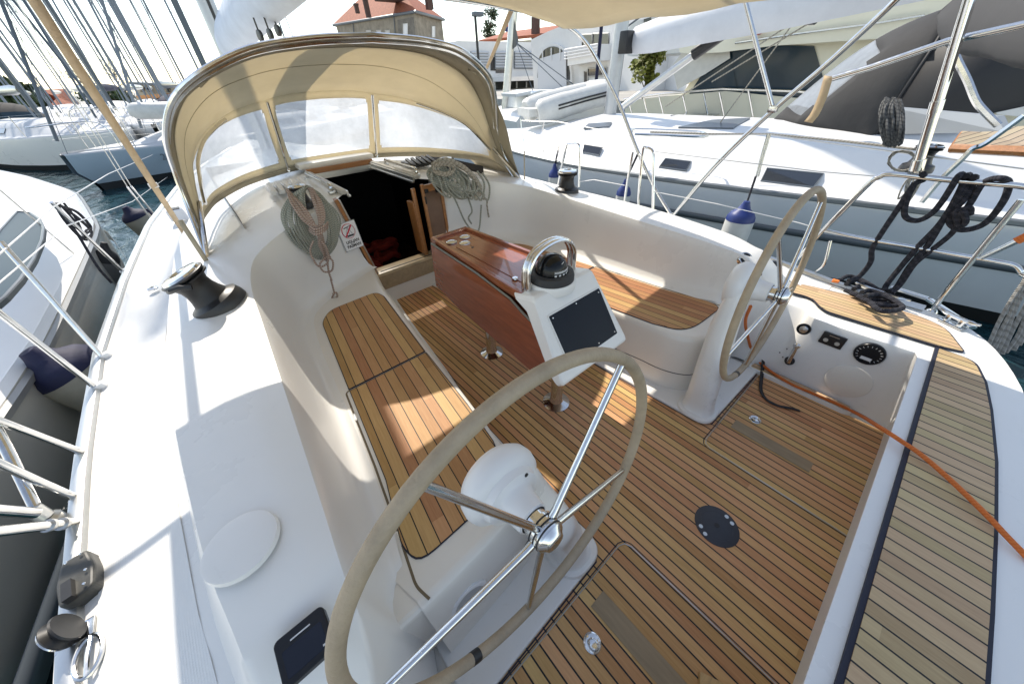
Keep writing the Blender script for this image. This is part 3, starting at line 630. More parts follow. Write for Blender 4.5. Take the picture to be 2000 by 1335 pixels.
m=MB(); m.lathe([(.016,0),(.014,.006),(0,.007)],PZ(1006,544,.799),n=16,cap=False); m.build('lid_catch',chrome,tb)
m=MB(); m.lathe([(.009,.0),(.008,.002),(0,.001)],PZ(923,483,.799),n=12,cap=False); m.build('finger_hole',black,tb)
lp=[(846,476),(935,534),(1000,583),(1026,612),(1044,630),(1097,722),(1058,735),(985,672),(900,600),(856,556)]
for s in (-1,1):
    P=[PX(a,b,-.185+ (.045*(PX(a,b,-.18).y-.95)/.97)) for a,b in lp]
    m=MB(); top=[V((s*-p.x*-1 if 0 else s*abs(p.x),p.y,min(p.z,.79))) for p in P]; n=len(top); off=V((s*.018,0,0)); vs=top+[p+off for p in top]
    m.add(vs,[tuple(range(n)),tuple(range(n,2*n))[::-1]]+[(i,(i+1)%n,n+(i+1)%n,n+i) for i in range(n)]); m.build('drop_leaf',mahogd,tb)
    m=MB(); m.tube([p+V((s*.012,0,.006)) for p in top[:6]],.006,6); m.build('leaf_edging',mat('leaf_edge',(.25,.26,.24),.4,.5) if 'leaf_edge' not in MATS else MATS['leaf_edge'],tb)
for y in (.905,1.55):
    m=MB(); m.lathe([(.082,.006),(.082,.012),(.060,.022),(.042,.030),(.036,.05),(.034,.60)],(-.008,y,0),n=28); m.build('table_leg',chrome,tb)
pod=thing('instrument_pod','white binnacle pod with a black plotter screen on the aft end of the cockpit table','instrument pod')
po=V((0,.907,.831)); pn=(V((0,.674,.511))-po).cross(V((1,0,0))).normalized()
prof=[(1.05,.80),(.925,.832),(.905,.825),(.672,.505),(.672,.49),(.700,.468),(.735,.49),(.955,.765)]
def podrow(x,k): 
    cy=.85;cz=.66
    return [V((x,cy+(y-cy)*k,cz+(z-cz)*k)) for y,z in prof]
m=MB(); rows=[]
for x,k,wd in ((-1,.88,0),(-.985,.95,0),(-.95,1,0),(-.5,1,0),(0,1,0),(.5,1,0),(.95,1,0),(.985,.95,0),(1,.88,0)):
    r=podrow(0,k); r=[V((x*(.20+.055*(1-(p.z-.46)/.37)),p.y,p.z)) for p in r]; rows.append(r)
rows=[rpts for rpts in rows]; m.grid(rows,False,closed=True); m.add(rows[0],[tuple(range(8))]); m.add(rows[-1],[tuple(range(8))[::-1]])
o=m.build('housing',gel,pod); bv=o.modifiers.new('bevel','BEVEL'); bv.width=.012; bv.segments=3; bv.limit_method='ANGLE'; bv.angle_limit=R(25)
SQ=[PP(a,b,po+pn*.0,pn) for a,b in ((1070,619),(1165,565),(1210,653),(1112,708))]
if pn.z<0: pn=-pn
c4=sum(SQ,V())/4; fx=frame(c4,SQ[1]-SQ[0],SQ[0]-SQ[3]); ww=((SQ[1]-SQ[0]).length+(SQ[2]-SQ[3]).length)/2; hh=((SQ[0]-SQ[3]).length+(SQ[1]-SQ[2]).length)/2
scr=MB(); scr.prism(rrect(-ww/2-.006,-hh/2-.006,ww/2+.006,hh/2+.006,.012),-.004,.003,m=fx); scr.build('bezel',gel,pod)
scr=MB(); scr.prism(rrect(-ww/2,-hh/2,ww/2,hh/2,.006),-.002,.0045,m=fx); so2=scr.build('screen',mat('plotter_glass',(.003,.006,.013),.32,spec=.25),pod)
for a,b in ((-.45,.44),(.0,.46),(.46,.43),(.46,-.44),(.1,-.45)):
    q=MB(); q.lathe([(.004,0),(.003,.0015),(0,.002)],fx@V((ww*a,hh*b,.0045)),(fx.to_3x3()@V((0,0,1))),10,cap=False); q.build('screw',chrome,so2)
cp=PZ(1068,548,.835); cp.x*=.4
cp.z-=.0
cmp_=thing('binnacle_compass','black steering compass under the chrome guard rail on the pod','compass')
m=MB(); m.lathe([(.095,-.03),(.095,-.005),(.09,.004),(0,.004)],cp,n=36,cap=False); m.build('compass_seat',gel,cmp_)
m=MB(); m.lathe([(.088,.0),(.088,.022),(.084,.032),(.066,.036),(.060,.03),(0,.03)],cp,n=36,cap=False); m.build('compass_base',mat('rough_black',(.035,.036,.038),.6,bump=.6,bs=300),cmp_)
m=MB(); m.lathe([(.062,.03),(.060,.055),(.050,.078),(.032,.094),(.012,.100),(0,.101)],cp,n=32,cap=False); dm=m.build('compass_dome',mat('dome',(.004,.005,.006),.22,spec=.35),cmp_)
m=MB()
for i in range(30):
    a=R(-125+i*70/29); p=cp+V((.0608*math.cos(a),.0608*math.sin(a),.052)); m.box(p,(.0014,.0014,.007 if i%3 else .010),rz=a)
for i in range(5):
    a=R(-122+i*16); p=cp+V((.0615*math.cos(a),.0615*math.sin(a),.040)); m.box(p,(.008,.0015,.006),rz=a+R(90))
m.box(cp+V((0,-.050,.078)),(.0022,.0022,.028),rx=R(35)); m.build('compass_card',white,dm)
cmp_.location=cp; cmp_.scale=(1.22,1.22,1.22)
for ch in list(cmp_.children)+list(dm.children): 
    if ch.parent is cmp_: ch.location=-V(cp)
ar=thing('guard_rail','polished chrome guard rail arching over the binnacle compass','rail')
La=PZ(1019,600,.77); Ra=PZ(1113,530,.77); cx=(La.x+Ra.x)/2; w2=.155; ya=cp.y+.015
pts=[V((-w2,ya,.76)),V((-w2,ya,.86)),V((-w2+.008,ya,.92)),V((-w2+.05,ya,.975)),V((-.03,ya,1.0)),V((.05,ya,1.0)),V((w2-.045,ya,.975)),V((w2-.006,ya,.92)),V((w2,ya,.86)),V((w2,ya,.76))]
m=MB(); m.tube(cr(pts,4),.013,8,flat=.8); m.tube([p+V((0,.03,0)) for p in cr(pts,4)],.013,8,flat=.8); m.build('arch_tube',chrome,ar)
m=MB(); m.grid([[p+V((0,-.002,.003)),p+V((0,.032,.003))] for p in cr(pts,4)]); m.build('arch_web',chrome,ar)
# ---- winches
def winch(t,c,sc,mtop=chrome):
    c=V(c); S=lambda l:[(r*sc,h*sc) for r,h in l]
    m=MB(); m.lathe(S([(.108,0),(.108,.02),(.106,.030),(.100,.048),(.078,.058),(.072,.064)]),c,n=36); m.build('base',black,t)
    m=MB(); m.lathe(S([(.074,.06),(.064,.085),(.058,.11),(.058,.135),(.066,.152),(.068,.156)]),c,n=36); m.build('drum',mat('drum_black',(.02,.02,.021),.35,.3,bump=.3,bs=400) if 'drum_black' not in MATS else MATS['drum_black'],t)
    m=MB(); m.lathe(S([(.060,.155),(.084,.160),(.085,.166),(.072,.170),(.084,.175),(.086,.182),(.080,.186),(.05,.188)]),c,n=36); m.build('self_tailer',black,t)
    m=MB(); m.lathe(S([(.078,.1865),(.074,.194),(.052,.198),(.034,.199),(.032,.192),(.016,.192),(.0,.192)]),c,n=32,cap=False); tp=m.build('top_cap',mtop,t)
    m=MB(); m.lathe(S([(.014,.1925),(.010,.1935),(0,.1935)]),c,n=8,cap=False); m.build('handle_socket',black,tp)
    m=MB(); m.tube([c+V((.06,-.045,.17))*sc,c+V((.085,-.03,.176))*sc,c+V((.09,.0,.17))*sc,c+V((.088,.03,.15))*sc],[.012*sc]*4,8); m.build('line_guide',black,t)
t=thing('primary_winch','large black self-tailing winch standing alone on the sunlit port coaming','winch'); winch(t,(0,0,0),1.1); t.location=(-1.262,1.985,.762); t.rotation_euler=V((-.34,.08,.93)).to_track_quat('Z','Y').to_euler()
t=thing('primary_winch','black self-tailing winch on the far starboard coaming, seen against the neighbouring hull','winch'); winch(t,(1.285,2.05,.765),.98)
t=thing('halyard_winch','port cabin-top winch buried under the pink and green rope hank','winch'); winch(t,(-.603,2.86,.915),.72)
t=thing('halyard_winch','starboard cabin-top winch under the heaped grey rope','winch'); winch(t,(.603,2.86,.915),.72)
# ---- sprayhood
A_=[(0,2.42,1.80),(.35,2.45,1.785),(.67,2.52,1.735),(.97,2.64,1.60),(1.12,2.76,1.42),(1.18,2.83,1.22),(1.22,2.80,1.0),(1.26,2.62,.78)]
F_=[(0,3.72,1.55),(.25,3.715,1.54),(.45,3.69,1.51),(.70,3.60,1.46),(.92,3.42,1.37),(1.05,3.20,1.27),(1.11,3.05,1.16),(1.15,2.93,1.05)]
G_=[(0,4.03,1.0),(.25,4.02,1.0),(.45,3.97,1.0),(.78,3.80,.985),(1.02,3.50,.97),(1.12,3.22,.965),(1.18,2.98,.95),(1.24,2.75,.86)]
def full(l,n=6): 
    h=cr([V(p) for p in l],n); return [mir(p,-1) for p in h[:0:-1]]+h
hA,hF,hG=full(A_),full(F_),full(G_); nH=len(hA)
hood=thing('sprayhood','tan canvas sprayhood with three clear windows arched over the companionway','sprayhood')
m=MB(); rows=[]
for k in range(9):
    t=k/8; r=[]
    for i in range(nH):
        p=hA[i].lerp(hF[i],t); b=math.sin(math.pi*t)*.075*max(0,min(1,(p.z-.95)/.6)); sag=-.012*math.sin(math.pi*t*2)**2
        p.z+=b+sag; r.append(p)
    rows.append(r)
m.cm=1; m.grid(rows[:3],True); sm3=rows[2]; sm5=rows[5]; m.cm=0; m.grid(rows[2:],True); m.build('canopy',[cnv,cnvo],hood,thick=.003)
m=MB(); m.tube([p-V((0,0,.006)) for p in sm3],.0028,5); m.tube([p-V((0,0,.010)) for p in sm3],.0015,4); m.tube([p-V((0,0,.004)) for p in sm5],.0018,5); m.build('canvas_seam',cnvo,hood)
# eyebrow hem bands
m=MB(); m.grid([[p+V((0,-.012,.004)) for p in hA],[hA[i].lerp(hF[i],.085)+V((0,0,-.016)) for i in range(nH)]],True); m.build('aft_hem',cnvo,hood,thick=.004)
# windscreen
def wp(i,t):
    p=hF[i].lerp(hG[i],t); c=V((0,3.2,p.z)); o=(p-c); p+=o.normalized()*math.sin(math.pi*t)*.02; return p
nt_=12
fine=[]
mid=(nH-1)//2
ii=[x/4 for x in range(0,(nH-1)*4+1)]
def wf(x,t):
    i=min(int(x),nH-2); return wp(i,t).lerp(wp(i+1,t),x-i)
Gd=[[wf(x,t/20) for x in ii] for t in range(21)]
def arcx(x): return wf(x,.5).x
wins=[]
def region(xa,xb):
    js=[j for j,x in enumerate(ii) if xa<=arcx(x)<=xb]; return js[0],js[-1]
wr=[(-1.165,-.475),(-.395,.395),(.475,1.165)]
WR=[region(*q) for q in wr]
m=MB(); base=len(m.v); m.v=[tuple(p) for r in Gd for p in r]; nx=len(ii); wm=[MB() for _ in WR]
for w_ in wm: w_.v=list(m.v)
for t in range(20):
    for j in range(nx-1):
        hit=None
        for k,(a,b) in enumerate(WR):
            lo,hi=2,18
            if k!=1:
                e=(j-a)/(b-a) if k==0 else (b-j)/(b-a); lo=2+int(max(0,(.30-e))*9) if e<.30 else 2
            cj=1 if (j-a<1 or b-1-j<1) else 0
            if a<=j<b and lo+cj<=t<hi-cj: hit=k
        q=(t*nx+j,t*nx+j+1,(t+1)*nx+j+1,(t+1)*nx+j)
        if hit is None: m.f.append(q); m.sm.append(True); m.mi.append(0)
        else: wm[hit].f.append(q); wm[hit].sm.append(True); wm[hit].mi.append(0)
m.build('windscreen_border',cnv,hood,thick=.003)
for k,w_ in enumerate(wm): w_.build('window',vin,hood)
m=MB(); m.grid([[p+V((p.x*.012,(p.y-3.2)*.012,.012)) for p in hG],[p+V((p.x*.02,(p.y-3.2)*.02,-.045)) for p in hG]],True); m.build('skirt',cnvo,hood,thick=.004)
# side skirts down to the deck outboard
for s in (1,):
    a=[mir(p,s) for p in cr([V(q) for q in A_[4:]],3)]; b=[mir(V(q),s) for q in ((1.30,2.62,.74),(1.36,2.75,.72),(1.40,2.95,.70),(1.38,3.2,.72),(1.30,3.4,.76))]
    c_=[mir(V(q),s) for q in ((1.12,2.76,1.42),(1.15,2.90,1.27),(1.20,3.02,1.12),(1.25,3.2,.98),(1.24,3.4,.90))]
    m=MB(); rws=[]
    ca=cr(c_,4); cb=cr(b,4)
    for t in range(7):
        rws.append([ca[i].lerp(cb[i],t/6)+mir(V((.02*math.sin(t*1.1+i*.7),0,0)),s) for i in range(len(ca))])
    m.grid(rws,True,flip=s>0); m.build('side_skirt',cnvo,hood,thick=.004)
m=MB(); m.tube(hA,.0125,8); m.build('aft_bow',chrome,hood)
m=MB(); m.tube([p+V((0,.045,-.02)) for p in hA],.012,8); m.build('inner_bow',chrome,hood)
bowm=[hF[i]+V((-hF[i].x*.02,-.03,-.012)) for i in range(nH)]
for s in (1,-1):
    m=MB(); seg=[p for p in bowm if .74<p.x*s]; m.tube(seg,.011,8); m.build('middle_bow',chrome,hood)
    m=MB(); m.tube([mir(V((.43,3.70,1.50)),s),mir(V((.43,3.97,.99)),s)],.011,8); m.build('window_post',chrome,hood)
    m=MB(); m.lathe([(.02,0),(.02,.02),(.012,.03),(0,.03)],mir(V((.43,3.97,.965)),s),n=12,cap=False); m.build('post_foot',chrome,hood)
    m=MB(); m.box(mir(V((.86,2.66,1.66)),s),(.10,.05,.014),ry=R(32*s),bev=.003); m.box(mir(V((.86,2.70,1.63)),s),(.06,.05,.03),ry=R(32*s),bev=.004); m.build('canvas_cuff',cnvo,hood)
    m=MB(); m.tube([mir(V((1.262,2.60,.79)),s),mir(V((1.15,2.88,1.06)),s)],.0125,8); m.lathe([(.024,0),(.024,.02),(.014,.03)],mir(V((1.262,2.58,.765)),s),n=12); m.build('bow_foot',chrome,hood)
    m=MB(); m.grid([[mir(V((1.262+dx,2.56+dy,z)),s) for dx,dy in ((-.012,0),(.012,.012))] for z,dx_ in ((.80,0),(.93,0),(1.05,0))]); m.build('lashing_strap',cnvo,hood,thick=.002)
# ---- bimini
bim=thing('bimini','tan canvas bimini awning on stainless tubes overhead','awning')
m=MB(); rows=[]
for k in range(15):
    t=k/14; y=2.40-2.0*t; r=[]
    for i in range(25):
        a=-1+i/12; x=a*1.42; z=1.985-.135*abs(a)**2.6 - .02*math.sin(math.pi*((t*3)%1))
        yy=y+(.0 if t>0 else 0)-.10*abs(a)**2*(1-t) + (.012*math.sin(i*2.1) if k==0 else 0); r.append(V((x,yy,z)))
    rows.append(r)
m.grid(rows,True); m.build('awning_canvas',cnv,bim,thick=.003)
for s in (1,-1):
    m=MB(); pts=[V((1.918,1.37,.58)),V((1.91,1.58,.78)),V((1.90,1.80,1.04)),V((1.87,2.03,1.37)),V((1.80,2.17,1.58)),V((1.68,2.27,1.76)),V((1.5,2.325,1.865)),V((1.2,2.36,1.925)),V((.6,2.39,1.965)),V((0,2.40,1.975))]
    m.tube([mir(p,s) for p in cr(pts,5)],.0135,10); m.build('front_bow',chrome,bim)
    m=MB(); pts=[V((1.905,1.34,.60)),V((1.90,1.12,1.02)),V((1.895,.88,1.36)),V((1.885,.68,1.60)),V((1.85,.50,1.84)),V((1.6,.40,1.93)),V((.8,.38,1.98)),V((0,.38,1.99))]
    m.tube([mir(p,s) for p in cr(pts,4)],.0155,10); m.build('main_bow',chrome,bim)
    m=MB(); a=PX(1455,0,1.80); b=PX(1510,213,1.895); tp=a+(a-b)*.15
    m.tube([mir(p,s) for p in cr([b,a,tp,tp+V((-.3,.02,.06)),V((0,1.3,1.97))],4)],.0125,10); m.build('middle_bow',chrome,bim)
    m=MB(); m.box(mir(b,s),(.03,.05,.04),bev=.004); m.build('bow_joint',chrome,bim)
    m=MB(); m.tube([mir(V((1.915,1.36,.555)),s),mir(V((1.918,1.37,.60)),s)],.021,10); m.lathe([(.03,-.03),(.03,0),(.02,.01)],mir(V((1.915,1.36,.545)),s),n=12); m.build('bow_socket',alu,bim)
    m=MB(); a=PX(1790,330,1.80); b=PX(1893,0,1.72); m.tube([mir(p,s) for p in [a,b,b+(b-a)*.3]],.021,12); m.build('rear_support',chrome,bim)
    
    for kq,rq in ((.03,.027),(.42,.025)): m=MB(); m.lathe([(rq,-.025),(rq,.025)],mir(a.lerp(b,kq),s),(b-a)*1,n=14); m.build('support_clamp',chrome,bim)
a=PX(1627,153,1.86); b=PX(1700,132,1.84); c_=PX(1847,82,1.80); d=PX(2000,48,1.76)
m=MB(); m.tube([a,b,c_,d,d+(d-c_)*1.0],.0145,10); m.build('side_rail',chrome,bim)
for (nm,lab,P) in (('awning_strap','tan webbing strap running from the awning down to the port side deck',[V((-1.255,2.40,1.955)),PZ(365,463,.565)]),('awning_strap','tan strap from the awning down to the starboard side, passing behind the sprayhood',[PY(1003,10,2.39),PY(925,185,4.3)])):
    t=thing(nm,lab,'strap'); a,b=P; d=(b-a).normalized(); sd=d.cross(V((0,0,1))).normalized(); 
    m=MB(); n=16; rws=[]
    for i in range(n+1):
        k=i/n; p=a.lerp(b,k)+V((0,0,-.02*math.sin(math.pi*k))); q=(sd*math.cos(.5*k)+V((0,0,1))*math.sin(.5*k))*.019
        rws.append([p-q,p+q])
    m.grid(rws); m.build('webbing',mat('webbing',(.62,.47,.30),.8,var=.2,vs=8,bump=.5,bs=120) if 'webbing' not in MATS else MATS['webbing'],t,thick=.003)
    m=MB(); m.box(a.lerp(b,.62),(.05,.02,.03),bev=.003); m.build('buckle',white,t)
t=thing('awning_strap','short tan strap end dangling from the awning side tube in front of the black sprayhood','strap'); P=[PX(a,b,1.86) for a,b in ((1618,150),(1606,190),(1592,222),(1578,240))]
m=MB(); m.grid([[p+V((0,-.022,0)),p+V((0,.022,.006))] for p in cr(P,4)]); m.build('webbing',MATS['webbing'],t,thick=.003)
# ---- pushpit and lifelines
def rail(name,lab,segs,mt=chrome,group=None):
    t=thing(name,lab,'rail' if 'stanchion' not in name else 'stanchion',group)
    for nm,pts,r in segs:
        m=MB(); m.tube(pts,r,10); m.build(nm,mt,t)
    return t
S=lambda l,u=1.8,n=4:cr([PX(a,b,u) for a,b in l],n)
e1_=PX(2000,364,1.8); 
tr_=S([(1541,525),(1592,467),(1650,407),(1700,356),(1717,346),(1743,340),(1860,352),(1985,362)])
tr_+= [tr_[-1]+V((-.03,-.10,0)),tr_[-1]+V((-.25,-.22,0)),tr_[-1]+V((-.7,-.26,0))]
lr=S([(1610,450),(1700,468),(1850,494),(1950,511),(1983,519),(1996,535)]); lr+=[lr[-1]+V((-.12,-.12,0)),lr[-1]+V((-.5,-.2,0))]
rail('pushpit','stainless pushpit rail round the starboard quarter with black lines draped over it',[('top_rail',tr_,.0135),('mid_rail',lr,.0115),('aft_leg',S([(1818,609),(1862,553),(1995,390)]),.0135),('diagonal_brace',S([(1916,504),(2000,464),(2030,450)]),.0135),('forward_leg',S([(1578,563),(1590,535),(1610,515),(1622,470)]),.009)])
m=MB(); m.lathe([(.026,0),(.026,.01),(.016,.022)],PX(1818,610,1.8),n=14); m.build('leg_foot',chrome,yacht)
t=thing('outboard_bracket','orange tube end on the starboard quarter rail brace','fender'); m=MB(); m.tube([PX(1985,471,1.79),PX(2012,458,1.79)],.018,8); m.build('sleeve',ropeo,t)
# port quarter
mp=lambda l:[mir(p,-1) for p in l]
q0=PX(183,1015,-1.86); q1=PX(0,1037,-1.86)
rail('pushpit','stainless pushpit rail of the port quarter ending at a clamp above the toe rail',[('top_rail',[q0,q0.lerp(q1,.5),q1,q1+(q1-q0)*.6,q1+(q1-q0)*.6+V((0,-.5,.35))],.0135),])
for k in (.08,.4,.55): m=MB(); m.lathe([(.018,-.006),(.0185,0),(.018,.006)],q0.lerp(q1,k),(q1-q0),n=14); m.build('rail_collar',alu,yacht)
m=MB(); m.lathe([(.02,-.02),(.022,0),(.018,.02)],q0+V((0,.01,-.01)),(0,.4,1),n=12); m.build('clamp',alu,yacht)
GP=[((240,530),(100,395),'foremost','forward port stanchion beside the shroud, with black coiled line hung on it'),((200,697),(0,472),'','port stanchion post leaning over the neighbouring deck, forward of the boarding gate'),((188,757),(0,612),'','port gate post just aft of the pair of long parallel tubes'),((185,893),(0,822),'','port gate post above the black fender and dark hull stripe'),((182,988),(0,905),'','aftmost port gate post, next to the bimini socket')]
for f,tp,_,lab in GP:
    a=PX(*f,-1.875); b=PX(*tp,-1.885); b=a+(b-a)*1.0; L=(b-a).length; d=(b-a).normalized(); b=a+d*max(L,.60)
    t=thing('stanchion',lab,'stanchion','port side stanchions')
    m=MB(); m.tube([a,b],.0115,10); m.build('post',chrome,t)
    m=MB(); m.box(a+V((.012,0,-.006)),(.055,.034,.045),ry=R(-18),bev=.008); m.box(a+V((.05,.0,-.03)),(.07,.028,.012),ry=R(10),bev=.004); m.build('base',white,t)
    q=MB(); q.lathe([(.005,0),(.004,.003),(0,.003)],a+V((.066,0,-.022)),(0,0,1),8,cap=False); q.build('bolt',alu,t)
SG=[([(1089,367),(1098,322),(1107,284),(1112,281),(1128,281),(1132,290),(1132,320),(1131,365)],'forward starboard gate hoop rising behind the far winch'),([(1219,402),(1226,352),(1236,297)],'thin starboard gate post beside the blue-topped fender'),([(1246,408),(1250,350),(1256,292),(1262,289),(1270,291),(1276,303),(1276,360),(1275,415)],'aft starboard gate hoop forward of the bimini foot')]
for l,lab in SG:
    t=thing('stanchion',lab,'stanchion','starboard side stanchions'); m=MB(); m.tube(S(l,1.875,3),.0115,8); m.build('post',chrome,t)
def wire(name,lab,pts,r=.0028,mt=None,cat='lifeline',grp=None):
    t=MB(); t.tube(pts,r,6); o=t.build(name,mt or white); tag(o,lab,cat,grp); return o
wire('lifeline','upper port lifeline wire crossing the view of the neighbouring foredeck',[PX(-60,540,-1.88),PX(0,495,-1.88),PX(103,405,-1.88),PX(211,340,-1.86),PX(320,293,-1.80)],.004)
wire('lifeline','lower port lifeline wire crossing in front of the neighbour\'s long window',[PX(-40,585,-1.88),PX(0,551,-1.88),PX(130,441,-1.88),PX(258,394,-1.86),PX(338,338,-1.80)],.0035)
wire('lifeline','upper starboard lifeline wire running forward past the gate hoops',[PX(1720,345,1.84),PX(1600,335,1.86),PX(1280,296,1.875)],.0028,alu)
wire('lifeline','starboard gate line with a black hook in front of the grey hull',[PX(1131,355,1.875),PX(1160,351,1.875),PX(1220,362,1.875)],.0028)
wire('lifeline','lower starboard lifeline sagging over the neighbour\'s grey topsides',[PX(1276,374,1.875),PX(1400,398,1.86),PX(1560,435,1.84),PX(1610,450,1.82)],.0028)
# deck fillers, cleats, blocks
t=thing('deck_filler','small round chrome deck filler cap beside the shadow line on the port side deck','deck filler'); p=PZ(298,563,.567); m=MB(); m.lathe([(.03,-.004),(.03,.004),(.024,.007),(.0,.007)],p,n=24,cap=False); fc=m.build('filler_cap',chrome,t); m=MB(); m.lathe([(.010,0),(.009,.002),(0,.002)],p+V((0,0,.006)),n=10,cap=False); m.build('key_slot',black,fc)
t=thing('genoa_car','black plastic lead block screwed to the port side deck near the lower left corner','block'); p=PZ(175,1135,.50)
m=MB(); f=Matrix.Translation(p+V((0,0,.03)))@Matrix.Rotation(R(8),4,'Z'); m.prism(rpoly([(-.035,-.075),(.035,-.07),(.04,.0),(.028,.075),(-.028,.075),(-.04,.0)],.015),-.03,.020,bev=.008,m=f); m.build('block_body',mat('grey_plastic',(.055,.055,.05),.45,var=.3,vs=30),t)
m=MB(); m.box((0,0,0),(.02,.06,.02),m=f@Matrix.Translation((-.01,-.045,.025))); m.build('slot',black,t)
for dx,dy in ((.018,.06),(-.012,.058),(.025,-.01),(.02,-.055)):
    q=MB(); q.lathe([(.004,0),(.003,.002),(0,.002)],f@V((dx,dy,.028)),n=8,cap=False); q.build('screw',chrome,t)
t=thing('lead_block','black and chrome sheave block with a folding eye at the bottom left corner','block'); p=PZ(152,1240,.51)
m=MB(); m.lathe([(.040,-.014),(.042,-.010),(.032,0),(.042,.010),(.040,.014)],p+V((0,0,.045)),(1,.2,.25),24); m.build('sheave',black,t)
m=MB(); m.lathe([(.012,-.024),(.036,-.020),(.034,-.016)],p+V((0,0,.045)),(1,.2,.25),20); m.box(p+V((0,.0,.004)),(.07,.05,.008),bev=.003); m.build('cheek',chrome,t)
c0=PZ(185,1282,.50); m=MB(); m.tube([c0+V((.032*math.cos(a)*.8,.05*math.sin(a),.018)) for a in [i*math.pi/10 for i in range(20)]],.0055,8,closed=True); m.tube([c0+V((.0,-.05,.018)),c0+V((0,.0,.022)),c0+V((0,.05,.018))],.005,8); m.build('folding_eye',chrome,t)
def cleat(lab,p,rz,mt=chrome,sc=1):
    t=thing('cleat',lab,'cleat',None); d=V((math.cos(rz),math.sin(rz),0)); m=MB()
    m.tube(cr([p-d*.13*sc+V((0,0,.052)),p-d*.06*sc+V((0,0,.042)),p+d*.06*sc+V((0,0,.042)),p+d*.13*sc+V((0,0,.052))],3),[.006]*2+[.012]*6+[.006]*2,8); m.build('horn',mt,t)
    m=MB(); m.tube([p-d*.04*sc,p-d*.04*sc+V((0,0,.042))],.013,8); m.tube([p+d*.04*sc,p+d*.04*sc+V((0,0,.042))],.013,8); m.box(p,(.16*sc,.04,.008),rz=rz,bev=.003); m.build('cleat_base',mt,t)
cleat('chrome mooring cleat on the starboard quarter under the black rope pile',PZ(1712,583,.46),R(80))
cleat('low chrome cleat beside the end of the helm seat teak at the stern corner',PZ(1858,632,.46),R(60),sc=.7)
m=MB(); 
for a,b in (((1815,585),(1900,640)),((1740,560),(1812,583))):
    P=[PZ(*a,.475),PZ(*b,.475)]; m.tube(P,.022,6,flat=.5,up=(0,0,1))
o=m.build('stern_rubbing_strake',chrome,yacht)
t=thing('dorade_vent','small white cowl vent with a dark mouth on the port side deck','vent'); p=PZ(352,428,.60); m=MB(); m.prism(rpoly([(-.07,-.05),(.07,-.05),(.06,.08),(-.06,.08)],.02),0,.10,bev=.02,m=Matrix.Translation(p)); m.build('cowl',white,t); m=MB(); m.box(p+V((0,.0,.10)),(.09,.08,.012),bev=.004); m.build('mouth',black,t)
# shroud with turnbuckles on the port side
t=thing('shroud','pair of stainless shroud wires with turnbuckles rising from the port toe rail','rigging','port shrouds'); f0=PX(300,435,-1.72)
m=MB(); 
for dx in (0,.06): m.tube([f0+V((dx,0,0)),f0+V((dx*.5,-.05,.40))],.009,8); 
m.build('turnbuckle',chrome,t); m=MB()
for dx in (0,.06): m.tube([f0+V((dx*.5,-.05,.4)),V((-1.2,5.0,9.0))+V((dx,0,0))],.004,6)
m.build('wire',alu,t)
# ---- ropes and cable
def ropething(name,lab,paths,mt,r,cat='rope',grp=None,n=5):
    t=thing(name,lab,cat,grp) if len(paths)>1 else None
    for nm,P in paths:
        m=MB(); m.tube(cr(P,n),r,8); o=m.build(nm if t else name,mt,t)
        if not t: tag(o,lab,cat,grp); return o
    return t
random.seed(7)
def hank(lab,strands,mt,r,y0,extra=[],name='rope_hank'):
    t=thing(name,lab,'rope')
    m=MB()
    for s_ in strands: m.tube(cr([PY(a,b,y0+c) for a,b,c in s_],5),r*random.uniform(.9,1.1),7)
    m.build('coils',mt,t)
    for e in extra:
        q=MB()
        for s_ in e[1]: q.tube(cr([PY(a,b,y0+c) for a,b,c in s_],5),r,7)
        q.build(e[0],mt,t)
    return t
J=lambda a:random.uniform(-a,a)
st=[]
for i in range(19):
    k=i/18; st.append([(596+J(3),366+J(2),-.02-.05*J(1)),(566+26*k+J(2),388+J(3),-.05-.05*k),(551+50*k+J(3),430+8*k+J(4),-.07-.06*math.sin(3*k)),(578+48*k+J(4),478+5*k+J(4),-.08),(625+J(6),505-8*k+J(5),-.08),(655-12*k+J(3),478-14*k+J(4),-.06-.04*k),(662-30*k+J(3),430-8*k+J(4),-.07),(632-22*k+J(3),386+J(3),-.06),(600+J(3),364,-.03)])
hank('grey-green flecked halyard hank, the outer coils hanging from the port cabin-top winch',st,ropeg,.0062,2.62)
st=[]
for i in range(12):
    k=i/11; st.append([(562+J(2),372+J(2),-.02),(572+20*k+J(2),402+J(3),-.14),(596+16*k+J(2),432+J(3),-.17),(621+J(4),450+J(4),-.19),(630+J(7),482+J(4),-.17),(640+J(6),505+J(5),-.15)])
for i in range(8):
    k=i/7; st.append([(606+J(5),368,-.05),(612+14*k,392+J(3),-.13),(622+12*k,425+J(3),-.17),(624+J(4),450+J(3),-.19)])
wrap=[[(604,440+5*i,-.16),(616,448+5*i,-.21),(632,442+5*i,-.21),(640,434+5*i,-.16)] for i in range(3)]
knot=[[(640,500,-.17),(625,515,-.2),(632,530,-.2),(648,528,-.2),(650,510,-.2),(640,505,-.18),(642,530,-.2),(648,548,-.19)],[(612,470,-.19),(606,492,-.2),(622,520,-.2),(640,512,-.2),(638,485,-.2),(622,465,-.2)]]
tail=[[(646,545,-.18),(650,560,-.17),(653,572,-.17)],[(650,574,-.19),(657,571,-.2),(658,580,-.18),(649,582,-.17),(652,574,-.17)],[(655,580,-.17),(668,592,-.16),(679,602,-.15)]]
hank('pink and tan rope hank bound round its middle, hanging in front of the green coils',st,ropet,.0062,2.62,[('binding',wrap),('knot',knot),('tail',tail)])
st=[]
